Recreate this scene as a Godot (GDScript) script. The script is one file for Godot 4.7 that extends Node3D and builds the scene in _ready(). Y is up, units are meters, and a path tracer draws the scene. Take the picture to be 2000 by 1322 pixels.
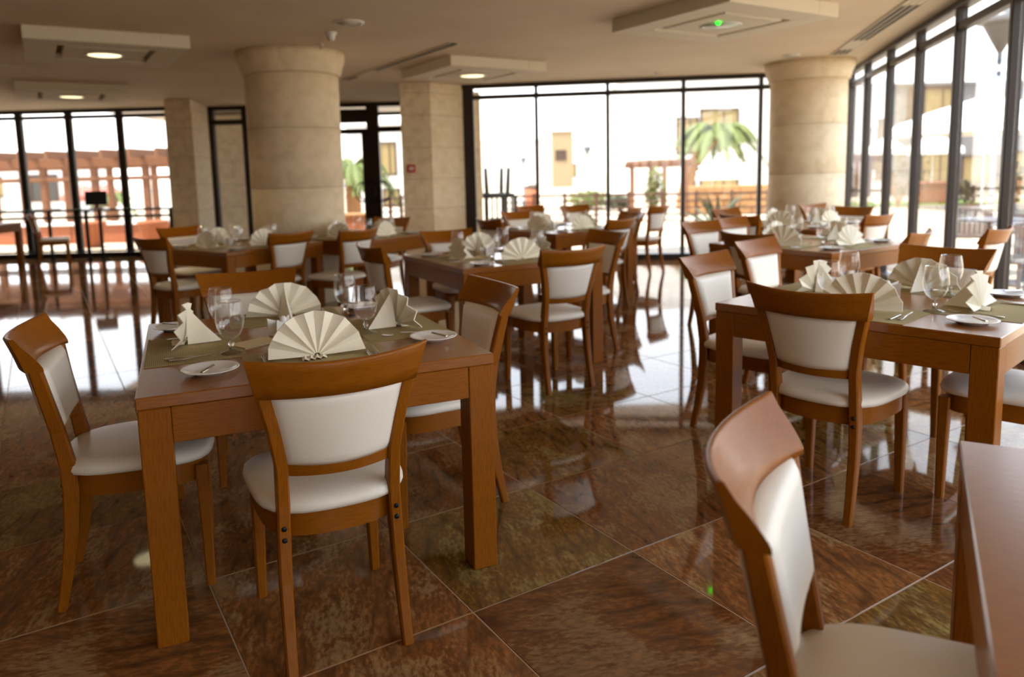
extends Node3D
# A hotel dining room: camera, sky and sun first, then the room, then the furniture and table settings, then the garden outside.

const EYE := Vector3(0, 1.34, 0)
const CEIL := 2.69
const TOP := 0.75
var cam_basis: Basis
var M := {}
var used := {}
var rng := RandomNumberGenerator.new()
var room := PackedVector2Array()


func _ready() -> void:
	rng.seed = 11
	# --- camera, sky, sun, exposure
	cam_basis = Basis(Vector3.RIGHT, -0.126349) * Basis(Vector3.BACK, -0.02524)
	var cam := Camera3D.new()
	cam.name = "camera"
	cam.transform = Transform3D(cam_basis, EYE)
	cam.projection = Camera3D.PROJECTION_FRUSTUM
	cam.near = 0.05
	cam.far = 400.0
	cam.size = 0.05 * 2.0 * 661.0 / 1437.7
	cam.frustum_offset = Vector2(38.4 / 1437.7, -137.6 / 1437.7) * 0.05
	var lens := CameraAttributesPhysical.new()
	lens.frustum_near = 0.05
	lens.frustum_far = 400.0
	lens.frustum_focal_length = 35.0
	lens.frustum_focus_distance = 2.15
	lens.exposure_aperture = 2.8
	add_child(cam)
	cam.attributes = lens
	cam.projection = Camera3D.PROJECTION_FRUSTUM
	cam.size = 0.05 * 2.0 * 661.0 / 1437.7
	cam.frustum_offset = Vector2(38.4 / 1437.7, -137.6 / 1437.7) * 0.05
	cam.current = true
	var sky := ProceduralSkyMaterial.new()
	sky.sky_top_color = Color(0.78, 0.88, 1.0)
	sky.sky_horizon_color = Color(1.0, 0.985, 0.96)
	sky.sky_curve = 0.3
	sky.ground_horizon_color = Color(0.9, 0.85, 0.76)
	sky.ground_bottom_color = Color(0.7, 0.62, 0.52)
	sky.sky_energy_multiplier = 1.0
	var env := Environment.new()
	env.background_mode = Environment.BG_SKY
	env.sky = Sky.new()
	env.sky.sky_material = sky
	env.tonemap_mode = Environment.TONE_MAPPER_LINEAR
	env.tonemap_exposure = 4.3
	env.sdfgi_enabled = true
	env.ssao_enabled = true
	env.ssil_enabled = true
	var we := WorldEnvironment.new()
	we.name = "world_environment"
	we.environment = env
	add_child(we)
	var sun := DirectionalLight3D.new()
	sun.name = "sun"
	sun.light_color = Color(1.0, 0.95, 0.86)
	sun.light_energy = 0.95
	sun.light_angular_distance = 0.6
	sun.shadow_enabled = true
	add_child(sun)
	sun.look_at_from_position(Vector3.ZERO, -Vector3(-0.28, 0.94, 0.20), Vector3.UP)
	materials()
	shell()
	fittings()
	furniture()
	outside()


# ---------------------------------------------------------------- names and tags
func numbered(called: String) -> String:
	used[called] = used.get(called, -1) + 1
	return called if used[called] == 0 else "%s_%03d" % [called, used[called]]


func tag(o: Node, label: String, category := "", group := "", kind := "") -> Node:
	if label: o.set_meta("label", label)
	if category: o.set_meta("category", category)
	if group: o.set_meta("group", group)
	if kind: o.set_meta("kind", kind)
	return o


func base(called: String, where: Vector3, turn: float, label: String, category: String, group := "") -> Node3D:
	var o := Node3D.new()
	o.name = numbered(called)
	add_child(o)
	o.position = where
	o.rotation.y = turn
	tag(o, label, category, group)
	return o


func put(called: String, m: Mesh, mat: Material, parent: Node = self) -> MeshInstance3D:
	var o := MeshInstance3D.new()
	o.name = numbered(called) if parent == self else called
	o.mesh = m
	o.material_override = mat
	parent.add_child(o, true)
	return o


func struct(called: String, m: Mesh, mat: Material, label: String) -> MeshInstance3D:
	var o := put(called, m, mat)
	tag(o, label, "", "", "structure")
	return o


func copy(o: Node3D, where: Vector3, turn: float, label: String, group := "") -> Node3D:
	var c: Node3D = o.duplicate()
	c.name = numbered(str(o.name).rstrip("0123456789").trim_suffix("_"))
	add_child(c)
	c.position = where
	c.rotation.y = turn
	c.set_meta("label", label)
	if group: c.set_meta("group", group)
	return c


# a point of the world that stands at depth d along the direction of photo pixel (px, py)
func at(px: float, py: float, d: float) -> Vector3:
	var v := cam_basis * Vector3((px - 961.6) / 1437.7, -(py - 523.4) / 1437.7, -1.0)
	return EYE + v * (d / -v.z)


# ---------------------------------------------------------------- shapes
func begin() -> SurfaceTool:
	var s := SurfaceTool.new()
	s.begin(Mesh.PRIMITIVE_TRIANGLES)
	return s


func done(s: SurfaceTool) -> ArrayMesh:
	s.generate_normals()
	return s.commit()


func tri(s: SurfaceTool, a: Vector3, b: Vector3, c: Vector3) -> void:
	s.add_vertex(a)
	s.add_vertex(c)
	s.add_vertex(b)


func quad(s: SurfaceTool, a: Vector3, b: Vector3, c: Vector3, d: Vector3) -> void:   # anticlockwise from outside
	tri(s, a, b, c)
	tri(s, a, c, d)


func box(s: SurfaceTool, c: Vector3, size: Vector3, bev := 0.0, t := Transform3D()) -> void:
	s.set_smooth_group(-1)
	var h := size * 0.5
	if bev <= 0.0:
		var p := []
		for i in 8: p.append(t * (c + Vector3(h.x if i & 1 else -h.x, h.y if i & 2 else -h.y, h.z if i & 4 else -h.z)))
		quad(s, p[4], p[5], p[7], p[6])
		quad(s, p[1], p[0], p[2], p[3])
		quad(s, p[5], p[1], p[3], p[7])
		quad(s, p[0], p[4], p[6], p[2])
		quad(s, p[6], p[7], p[3], p[2])
		quad(s, p[0], p[1], p[5], p[4])
		return
	var g := Vector3(h.x - bev, h.y - bev, h.z - bev)
	var v := func(sx: int, sy: int, sz: int, ax: int) -> Vector3:
		var q := Vector3(sx * g.x, sy * g.y, sz * g.z)
		q[ax] += [sx, sy, sz][ax] * bev
		return t * (c + q)
	for ax in 3:
		var u := (ax + 1) % 3
		var w := (ax + 2) % 3
		for sg in [-1, 1]:
			var cs := []
			for k in [[-1, -1], [1, -1], [1, 1], [-1, 1]]:
				var sv := [0, 0, 0]
				sv[ax] = sg; sv[u] = k[0]; sv[w] = k[1]
				cs.append(v.call(sv[0], sv[1], sv[2], ax))
			if sg > 0: quad(s, cs[0], cs[1], cs[2], cs[3])
			else: quad(s, cs[3], cs[2], cs[1], cs[0])
		for su in [-1, 1]:
			for sw in [-1, 1]:
				var a := [0, 0, 0]
				var b := [0, 0, 0]
				a[ax] = -1; a[u] = su; a[w] = sw
				b[ax] = 1; b[u] = su; b[w] = sw
				var p0: Vector3 = v.call(a[0], a[1], a[2], u)
				var p1: Vector3 = v.call(b[0], b[1], b[2], u)
				var p2: Vector3 = v.call(b[0], b[1], b[2], w)
				var p3: Vector3 = v.call(a[0], a[1], a[2], w)
				if su * sw > 0: quad(s, p0, p3, p2, p1)
				else: quad(s, p0, p1, p2, p3)
	for i in 8:
		var sx := 1 if i & 1 else -1
		var sy := 1 if i & 2 else -1
		var sz := 1 if i & 4 else -1
		var a0: Vector3 = v.call(sx, sy, sz, 0)
		var a1: Vector3 = v.call(sx, sy, sz, 1)
		var a2: Vector3 = v.call(sx, sy, sz, 2)
		if sx * sy * sz > 0: tri(s, a0, a1, a2)
		else: tri(s, a0, a2, a1)


func box_mesh(c: Vector3, size: Vector3, bev := 0.0, t := Transform3D()) -> ArrayMesh:
	var s := begin()
	box(s, c, size, bev, t)
	return done(s)


# rings of points, each ring anticlockwise seen against the way the rings run
func loft(s: SurfaceTool, rings: Array, caps := true, group := 1, closed := true) -> void:
	var n: int = rings[0].size()
	s.set_smooth_group(group)
	for i in rings.size() - 1:
		for j in (n if closed else n - 1):
			var k := (j + 1) % n
			quad(s, rings[i][j], rings[i][k], rings[i + 1][k], rings[i + 1][j])
	if caps:
		s.set_smooth_group(-1)
		for e in [0, rings.size() - 1]:
			var r: PackedVector3Array = rings[e]
			var m := Vector3.ZERO
			for p in r: m += p
			m /= n
			for j in n:
				if e == 0: tri(s, m, r[(j + 1) % n], r[j])
				else: tri(s, m, r[j], r[(j + 1) % n])


# a square-section limb from a list of [center, width x, depth z]
func limb(s: SurfaceTool, secs: Array, bev := 0.004) -> void:
	var rings := []
	for q in secs:
		var c: Vector3 = q[0]
		var w: float = q[1] * 0.5
		var d: float = q[2] * 0.5
		var r := PackedVector3Array()
		for k in [[w - bev, d], [w, d - bev], [w, -d + bev], [w - bev, -d], [-w + bev, -d], [-w, -d + bev], [-w, d - bev], [-w + bev, d]]:
			r.append(c + Vector3(k[0], 0, k[1]))
		rings.append(r)
	loft(s, rings, true, -1)


func lathe(s: SurfaceTool, prof: Array, seg := 24, c := Vector3.ZERO, group := 1) -> void:   # prof: [radius, height] upwards on the outside
	s.set_smooth_group(group)
	for i in prof.size() - 1:
		var a: Array = prof[i]
		var b: Array = prof[i + 1]
		for j in seg:
			var t0 := TAU * j / seg
			var t1 := TAU * (j + 1) / seg
			var d0 := Vector3(cos(t0), 0, -sin(t0))
			var d1 := Vector3(cos(t1), 0, -sin(t1))
			var p0: Vector3 = c + d0 * a[0] + Vector3(0, a[1], 0)
			var p1: Vector3 = c + d1 * a[0] + Vector3(0, a[1], 0)
			var p2: Vector3 = c + d1 * b[0] + Vector3(0, b[1], 0)
			var p3: Vector3 = c + d0 * b[0] + Vector3(0, b[1], 0)
			if a[0] > 1e-6: tri(s, p0, p1, p2) if b[0] > 1e-6 else tri(s, p0, p1, p3)
			if b[0] > 1e-6: tri(s, p0, p2, p3)


func lathe_mesh(prof: Array, seg := 24) -> ArrayMesh:
	var s := begin()
	lathe(s, prof, seg)
	return done(s)


func tube(s: SurfaceTool, pts: Array, r: float, seg := 8, loop := false, r_end := -1.0) -> void:
	var rings := []
	var n := pts.size()
	for i in n:
		var a: Vector3 = pts[(i - 1 + n) % n] if loop else pts[maxi(i - 1, 0)]
		var b: Vector3 = pts[(i + 1) % n] if loop else pts[mini(i + 1, n - 1)]
		var d := (b - a).normalized()
		var up := Vector3.UP if absf(d.y) < 0.9 else Vector3.RIGHT
		var x := d.cross(up).normalized()
		var y := x.cross(d)
		var rr := r if r_end < 0 else lerpf(r, r_end, float(i) / (n - 1))
		var ring := PackedVector3Array()
		for j in seg: ring.append(pts[i] + (x * cos(TAU * j / seg) + y * sin(TAU * j / seg)) * rr)
		ring.reverse()
		rings.append(ring)
	if loop: rings.append(rings[0])
	loft(s, rings, not loop)


# an upright prism over a polygon of (x, z) points
func prism(s: SurfaceTool, poly: PackedVector2Array, y0: float, y1: float) -> void:
	s.set_smooth_group(-1)
	var p := poly.duplicate()
	if Geometry2D.is_polygon_clockwise(p): p.reverse()
	var ix := Geometry2D.triangulate_polygon(p)
	var lift := func(q: Vector2, y: float) -> Vector3: return Vector3(q.x, y, q.y)
	for i in range(0, ix.size(), 3):
		var a := p[ix[i]]
		var b := p[ix[i + 1]]
		var c := p[ix[i + 2]]
		if (b - a).cross(c - a) > 0:
			var w := b
			b = c
			c = w
		tri(s, lift.call(a, y1), lift.call(b, y1), lift.call(c, y1))
		tri(s, lift.call(a, y0), lift.call(c, y0), lift.call(b, y0))
	for i in p.size():
		var a := p[i]
		var b := p[(i + 1) % p.size()]
		quad(s, lift.call(b, y0), lift.call(a, y0), lift.call(a, y1), lift.call(b, y1))


# a transform whose x runs from a to b on the ground plan
func along(a: Vector2, b: Vector2) -> Transform3D:
	var d := (b - a).normalized()
	return Transform3D(Basis(Vector3(d.x, 0, d.y), Vector3.UP, Vector3(-d.y, 0, d.x)), Vector3(a.x, 0, a.y))


# ---------------------------------------------------------------- materials
func mat(called: String, c: Color, rough := 0.6, metal := 0.0) -> StandardMaterial3D:
	var m := StandardMaterial3D.new()
	m.resource_name = called
	m.albedo_color = c
	m.roughness = rough
	m.metallic = metal
	M[called] = m
	return m


func c8(r: int, g: int, b: int) -> Color:
	return Color(r / 255.0, g / 255.0, b / 255.0)


func noise_tex(seed_: int, freq: float, colors: Array, size := 512, octaves := 5, warp := 0.0) -> NoiseTexture2D:
	var n := FastNoiseLite.new()
	n.seed = seed_
	n.noise_type = FastNoiseLite.TYPE_SIMPLEX_SMOOTH
	n.frequency = freq
	n.fractal_octaves = octaves
	if warp > 0:
		n.domain_warp_enabled = true
		n.domain_warp_amplitude = warp
		n.domain_warp_frequency = freq
	var t := NoiseTexture2D.new()
	t.width = size
	t.height = size
	t.seamless = true
	t.noise = n
	if colors.size():
		var g := Gradient.new()
		var offs := PackedFloat32Array()
		var cols := PackedColorArray()
		for k in colors:
			offs.append(k[0])
			cols.append(k[1])
		g.offsets = offs
		g.colors = cols
		t.color_ramp = g
	return t


func triplanar(m: StandardMaterial3D, scale: Vector3, world := false) -> StandardMaterial3D:
	m.uv1_triplanar = true
	m.uv1_world_triplanar = world
	m.uv1_scale = scale
	return m


func materials() -> void:
	var grain := noise_tex(3, 0.02, [[0.0, c8(124, 68, 8)], [0.35, c8(138, 78, 10)], [0.55, c8(144, 83, 12)], [0.8, c8(150, 89, 15)], [1.0, c8(132, 73, 10)]])
	for k in [["wood_x", Vector3(1.4, 20, 20)], ["wood_y", Vector3(20, 1.4, 20)], ["wood_z", Vector3(20, 20, 1.4)]]:
		var w := mat(k[0], Color.WHITE, 0.36)
		w.albedo_texture = grain
		w.clearcoat_enabled = true
		w.metallic_specular = 0.25
		w.clearcoat = 0.22
		w.clearcoat_roughness = 0.22
		triplanar(w, k[1])
	var tt := mat("table_top", Color.WHITE, 0.3)
	tt.albedo_texture = grain
	tt.metallic_specular = 0.4
	tt.clearcoat_enabled = true
	tt.clearcoat = 0.7
	tt.clearcoat_roughness = 0.2
	triplanar(tt, Vector3(1.2, 16, 16))
	var lea := mat("leather", c8(240, 233, 219), 0.36)
	lea.heightmap_enabled = true
	lea.heightmap_texture = noise_tex(8, 0.09, [], 256, 3)
	lea.heightmap_scale = 0.02
	triplanar(lea, Vector3(9, 9, 9))
	mat("bolt", c8(22, 20, 20), 0.4, 0.5)
	var ce := mat("ceiling", c8(220, 203, 176), 0.85)
	ce.albedo_texture = noise_tex(21, 0.01, [[0.0, Color(0.96, 0.95, 0.94)], [1.0, Color.WHITE]], 256, 3)
	triplanar(ce, Vector3.ONE * 0.3, true)
	mat("coffer", c8(218, 208, 186), 0.8)
	mat("wall", c8(206, 190, 160), 0.85)
	mat("slot", c8(120, 100, 66), 0.8)
	mat("dark_slot", c8(52, 44, 38), 0.7)
	var st := mat("stone", c8(234, 217, 186), 0.75)
	st.albedo_texture = noise_tex(5, 0.012, [[0.0, Color(0.90, 0.88, 0.84)], [0.45, Color(0.97, 0.96, 0.94)], [0.7, Color.WHITE], [1.0, Color(0.95, 0.93, 0.90)]], 512, 6, 14.0)
	st.heightmap_enabled = true
	st.heightmap_texture = noise_tex(6, 0.05, [[0.0, Color.BLACK], [0.32, Color(0.25, 0.25, 0.25)], [0.45, Color.WHITE], [1.0, Color.WHITE]], 512, 4)
	st.heightmap_scale = 0.12
	triplanar(st, Vector3.ONE * 0.8, true)
	mat("stone_joint", c8(150, 132, 104), 0.9)
	mat("frame", c8(50, 42, 38), 0.42, 0.35)
	mat("door_frame", c8(44, 30, 24), 0.42, 0.2)
	var gl := mat("pane", Color(0.96, 0.98, 0.98, 0.02), 0.0)
	gl.transparency = BaseMaterial3D.TRANSPARENCY_ALPHA
	mat("grout", c8(196, 168, 138), 0.85)
	var fl := mat("granite", Color.WHITE, 0.045)
	fl.albedo_texture = ImageTexture.create_from_image(granite())
	fl.metallic_specular = 0.55
	for k in [["granite_olive", Color(0.88, 0.96, 0.86)], ["granite_dark", Color(0.84, 0.80, 0.80)]]:
		var g2: StandardMaterial3D = fl.duplicate()
		g2.resource_name = k[0]
		g2.albedo_color = k[1]
		M[k[0]] = g2
	mat("napkin", c8(249, 241, 220), 0.8).backlight_enabled = true
	M.napkin.backlight = Color(0.18, 0.16, 0.12)
	mat("china", c8(240, 238, 232), 0.12)
	var cr := mat("glass", Color(1, 1, 1, 0.0), 0.0)
	cr.refraction_enabled = true
	cr.refraction_scale = 0.05
	var bg := mat("bowl_glass", Color(0.97, 0.98, 0.98, 0.012), 0.0)
	bg.transparency = BaseMaterial3D.TRANSPARENCY_ALPHA
	mat("steel", c8(205, 200, 192), 0.16, 1.0)
	var pm := mat("placemat", Color.WHITE, 0.9)
	pm.albedo_texture = ImageTexture.create_from_image(weave())
	triplanar(pm, Vector3.ONE * 20.0)
	mat("card", c8(214, 198, 152), 0.7)
	mat("white_plastic", c8(225, 222, 214), 0.45)
	mat("red", c8(186, 32, 30), 0.4)
	mat("black", c8(24, 24, 26), 0.35)
	mat("black_metal", c8(30, 28, 28), 0.38, 0.6)
	var lamp := mat("lamp_glow", Color(1, 0.96, 0.8), 0.5)
	lamp.emission_enabled = true
	lamp.emission = Color(1.0, 0.93, 0.72)
	lamp.emission_energy_multiplier = 0.5
	var led := mat("led_glow", Color(0.1, 0.6, 0.15), 0.4)
	led.emission_enabled = true
	led.emission = Color(0.05, 1.0, 0.12)
	led.emission_energy_multiplier = 2.2
	var cg := mat("counter_glass", Color(0.55, 0.75, 0.68, 0.35), 0.03)
	cg.transparency = BaseMaterial3D.TRANSPARENCY_ALPHA
	mat("lamp_off", c8(176, 188, 170), 0.3)
	# outdoors
	mat("plaster", c8(214, 210, 204), 0.9)
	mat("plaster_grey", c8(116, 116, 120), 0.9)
	mat("plaster_shade", c8(204, 196, 184), 0.9)
	mat("curtain", c8(140, 122, 80), 0.8)
	mat("window_dark", c8(60, 58, 54), 0.25)
	mat("brown_panel", c8(72, 54, 42), 0.7)
	var tim := mat("timber", Color.WHITE, 0.7)
	tim.albedo_texture = noise_tex(13, 0.03, [[0.0, c8(92, 54, 29)], [1.0, c8(134, 86, 50)]], 256, 4)
	triplanar(tim, Vector3(2, 2, 2))
	mat("rail_timber", c8(74, 42, 24), 0.7)
	mat("plaster_cream", c8(150, 130, 100), 0.9)
	mat("outdoor_grey", c8(52, 54, 58), 0.6)
	mat("canvas", c8(246, 244, 240), 0.85)
	mat("terracotta", c8(150, 86, 52), 0.8)
	mat("rose_canvas", c8(170, 96, 84), 0.85)
	var pv := mat("paving", Color.WHITE, 0.85)
	pv.albedo_texture = noise_tex(15, 0.02, [[0.0, c8(166, 148, 126)], [1.0, c8(196, 180, 158)]], 512, 5)
	triplanar(pv, Vector3.ONE * 0.2, true)
	mat("lawn", c8(84, 108, 40), 0.9)
	mat("leaf", c8(92, 104, 44), 0.65).backlight_enabled = true
	M.leaf.backlight = Color(0.35, 0.4, 0.12)
	mat("leaf_dark", c8(58, 70, 42), 0.65)
	mat("bark", c8(156, 112, 70), 0.9)
	mat("sea", c8(96, 130, 170), 0.2)
	mat("grey_metal", c8(98, 102, 108), 0.45, 0.4)
	mat("wicker", c8(92, 92, 96), 0.7)
	mat("sand_rock", c8(152, 110, 66), 0.9)


func granite() -> Image:
	var n := 896
	var a := FastNoiseLite.new()
	a.seed = 4; a.frequency = 0.004; a.fractal_octaves = 4
	a.domain_warp_enabled = true; a.domain_warp_amplitude = 60.0; a.domain_warp_frequency = 0.004
	var b := FastNoiseLite.new()
	b.seed = 9; b.frequency = 0.017; b.fractal_octaves = 5
	b.domain_warp_enabled = true; b.domain_warp_amplitude = 30.0; b.domain_warp_frequency = 0.01
	var c := FastNoiseLite.new()
	c.seed = 14; c.frequency = 0.055; c.fractal_octaves = 5; c.fractal_gain = 0.62
	var d := FastNoiseLite.new()
	d.seed = 23; d.frequency = 0.007; d.fractal_type = FastNoiseLite.FRACTAL_RIDGED; d.fractal_octaves = 4
	var im := Image.create(n, n, false, Image.FORMAT_RGB8)
	var rust := Color(0.64, 0.415, 0.225)
	var sand := Color(0.70, 0.58, 0.40)
	var brown := Color(0.55, 0.36, 0.205)
	var ink := Color(0.27, 0.185, 0.125)
	for y in n:
		for x in n:
			var u := x * 0.8 + y * 0.35
			var v := y * 1.9 - x * 0.7
			var k := a.get_noise_2d(x, y)
			var g := b.get_noise_2d(u * 0.55, v)
			var f := c.get_noise_2d(u * 0.8, v * 0.8)
			var r := d.get_noise_2d(u * 0.6, v)
			var col := brown.lerp(rust, smoothstep(-0.35, 0.35, g * 0.7 + f * 0.7))
			col = col.lerp(sand, 0.7 * smoothstep(-0.02, 0.45, k + g * 0.35 + f * 0.4))
			col = col.lerp(ink, 0.48 * smoothstep(0.40, 0.95, r - k * 0.6 + f * 0.35))
			im.set_pixel(x, y, col * (0.94 + 0.2 * f))
	im.generate_mipmaps()
	return im


func weave() -> Image:
	var n := 64
	var im := Image.create(n, n, false, Image.FORMAT_RGB8)
	for y in n:
		for x in n:
			var odd := ((x / 8) + (y / 8)) % 2 == 0
			var q := absf((x % 8 if not odd else y % 8) - 3.5) / 3.5
			var c := Color(0.80, 0.72, 0.50) if odd else Color(0.71, 0.63, 0.42)
			im.set_pixel(x, y, c * (1.0 - 0.35 * q * q))
	im.generate_mipmaps()
	return im


# ---------------------------------------------------------------- the room
func shell() -> void:
	var k := Vector2(5.214, -10.775)
	var e := Vector2(1.28, 3.6)
	room = PackedVector2Array([k, e, Vector2(-11.2, 3.6), Vector2(-11.2, -13.6), Vector2(-5.2, -13.6), Vector2(-5.2, -13.7), Vector2(-1.28, -13.7), Vector2(-1.28, -11.9), Vector2(-0.40, -11.42)])
	tiles()
	var s := begin()
	prism(s, PackedVector2Array([k + Vector2(0.09, -0.08), e + Vector2(0.09, 0.3), Vector2(-11.5, 3.9), Vector2(-11.5, -13.9), Vector2(-1.0, -13.9), Vector2(-1.0, -11.75)]), CEIL, CEIL + 0.3)
	struct("ceiling", done(s), M.ceiling, "plain cream painted ceiling with dropped square lamp panels")
	struct("wall_left", box_mesh(Vector3(-11.35, 1.345, -5.0), Vector3(0.3, 2.72, 17.8)), M.wall, "plain painted side wall of the dining room")
	struct("wall_back", box_mesh(Vector3(-5.0, 1.33, 3.75), Vector3(13.0, 2.7, 0.3)), M.wall, "plain painted wall behind the viewer")
	# glazing
	var far_a := Vector2(-0.40, -11.42)
	var fd := (k - far_a).normalized()
	var fl := far_a.distance_to(k)
	glazing("window_1", far_a, k, [0.06, 1.13, 2.19, 3.29, 4.39, fl - 0.04], [2.50], 0.09, "wide far window wall of tall dark framed panes", 0.17)
	var rl := k.distance_to(e)
	var stops := []
	for i in 13: stops.append(0.02 if i == 0 else 1.06 + 1.155 * (i - 1))
	stops.append(rl - 0.04)
	glazing("window_2", k, e, stops, [2.48], 0.09, "long side window wall of tall dark framed panes")
	var xs := [0.05]
	for x in [-10.33, -9.42, -8.51, -7.61, -6.69, -5.78]: xs.append(x + 11.2)
	xs.append(5.95)
	glazing("window_3", Vector2(-11.2, -13.6), Vector2(-5.2, -13.6), xs, [2.56], 0.19, "window wall behind the bar counter facing the timber pergola")
	entrance()
	# stone piers and columns
	pier("trim_1", [Vector2(-1.28, -10.9), Vector2(-0.84, -10.9), Vector2(-0.36, -11.40), Vector2(-0.36, -11.95), Vector2(-1.28, -11.95)], "squared limestone pier carrying the red fire call point")
	pier("trim_2", [Vector2(-5.30, -12.3), Vector2(-4.87, -12.3), Vector2(-5.10, -13.64), Vector2(-5.30, -13.5)], "squared limestone pier between bar windows and entrance door")
	column(Vector3(-2.14, 0, -8.25), 0.50, "thick round limestone column with a flared capital behind the dining chairs")
	column(Vector3(4.22, 0, -9.9), 0.475, "round limestone column in the corner between the two window walls")


func tiles() -> void:
	var size := 1.34 / 2.03785
	var c := 0.5217790
	var sn := 0.8530807
	var s := begin()
	prism(s, PackedVector2Array([Vector2(5.6, -11.0), Vector2(1.65, 3.9), Vector2(-11.5, 3.9), Vector2(-11.5, -13.9), Vector2(-1.0, -13.9), Vector2(-1.0, -11.8)]), -0.16, -0.0015)
	var floor_ := struct("floor", done(s), M.grout, "polished red brown granite tile floor laid diagonally with pale joints")
	var variants := []
	var h := size * 0.5 - 0.0022
	for v in 14:
		var q := begin()
		tile_top(q, PackedVector2Array([Vector2(-h, -h), Vector2(h, -h), Vector2(h, h), Vector2(-h, h)]), v, size)
		variants.append(done(q))
	var near := []
	var rest := begin()
	var count := 0
	for i in range(-40, 40):
		for j in range(-40, 40):
			var u := i + 0.5 - 2.82316
			var w := -(j + 0.5) - 2.574411
			var p := Vector2(c * u - sn * w, sn * u + c * w) * size
			var poly := PackedVector2Array()
			for q in [[-h, -h], [h, -h], [h, h], [-h, h]]: poly.append(p + Vector2(c * q[0] - sn * q[1], sn * q[0] + c * q[1]))
			var cut := Geometry2D.intersect_polygons(poly, room)
			if cut.is_empty(): continue
			var whole := absf(area(cut[0]) - area(poly)) < 1e-4
			var v := Vector3(p.x, 0, p.y) - EYE
			var l := cam_basis.inverse() * v
			var px := 961.6 + 1437.7 * l.x / -l.z
			var py := 523.4 + 1437.7 * l.y / l.z
			var seen := l.z < -1.0 and px > -250 and px < 2250 and py < 1700
			if whole and seen and v.length() < 11.5: near.append([v.length(), p, absi(i * 7 + j * 5 + i * j) % 14])
			else:
				for b in cut: tile_far(rest, b, p, c, sn, (i * 5 + j * 3 + 900) % 14, size)
	near.sort_custom(func(a, b): return a[0] < b[0])
	for t in near:
		if count < 290:
			var o := put("tile", variants[t[2]], [M.granite, M.granite_olive, M.granite, M.granite_dark, M.granite][(t[2] * 3 + count) % 5], floor_)
			o.position = Vector3(t[1].x, 0, t[1].y)
			o.rotation.y = -1.0218614
			count += 1
		else:
			var poly := PackedVector2Array()
			for q in [[-h, -h], [h, -h], [h, h], [-h, h]]: poly.append(t[1] + Vector2(c * q[0] - sn * q[1], sn * q[0] + c * q[1]))
			tile_far(rest, poly, t[1], c, sn, t[2], size)
	tag(put("tile_field", done(rest), M.granite, floor_), "", "", "", "stuff")


func area(p: PackedVector2Array) -> float:
	var a := 0.0
	for i in p.size(): a += p[i].cross(p[(i + 1) % p.size()])
	return absf(a) * 0.5


func tile_uv(q: Vector2, v: int, size: float) -> Vector2:   # each variant cuts its own window out of the slab
	var turn := [0, 2, 0, 0, 2, 1, 0][v % 7] as int
	var r := q.rotated(turn * PI / 2) / size * 0.42
	return Vector2(0.25 + 0.5 * fmod(v * 0.377, 1.0), 0.25 + 0.5 * fmod(v * 0.613 + 0.2, 1.0)) + r


func tile_top(s: SurfaceTool, poly: PackedVector2Array, v: int, size: float) -> void:
	s.set_smooth_group(-1)
	var inner := PackedVector2Array()
	for p in poly: inner.append(p * (1.0 - 0.0012 / 0.33))
	for i in [0, 1]:
		for k in ([0, 1, 2] if i == 0 else [0, 2, 3]):
			s.set_uv(tile_uv(inner[k], v, size))
			s.add_vertex(Vector3(inner[k].x, 0, inner[k].y))
	for i in 4:
		var j := (i + 1) % 4
		var ps := [Vector3(poly[j].x, -0.0012, poly[j].y), Vector3(poly[i].x, -0.0012, poly[i].y), Vector3(inner[i].x, 0, inner[i].y), Vector3(inner[j].x, 0, inner[j].y)]
		var ds := [Vector3(poly[i].x, -0.006, poly[i].y), Vector3(poly[j].x, -0.006, poly[j].y)]
		s.set_uv(tile_uv(inner[i], v, size))
		quad(s, ps[0], ps[1], ps[2], ps[3])
		quad(s, ds[1], ds[0], ps[1], ps[0])


func tile_far(s: SurfaceTool, poly: PackedVector2Array, mid: Vector2, c: float, sn: float, v: int, size: float) -> void:
	s.set_smooth_group(-1)
	var ix := Geometry2D.triangulate_polygon(poly)
	for t in range(0, ix.size(), 3):
		var tr := [poly[ix[t]], poly[ix[t + 1]], poly[ix[t + 2]]]
		if (tr[1] - tr[0]).cross(tr[2] - tr[0]) < 0: tr.reverse()
		for p in tr:
			var r: Vector2 = p - mid
			s.set_uv(tile_uv(Vector2(c * r.x + sn * r.y, -sn * r.x + c * r.y), v, size))
			s.add_vertex(Vector3(p.x, 0, p.y))


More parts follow.
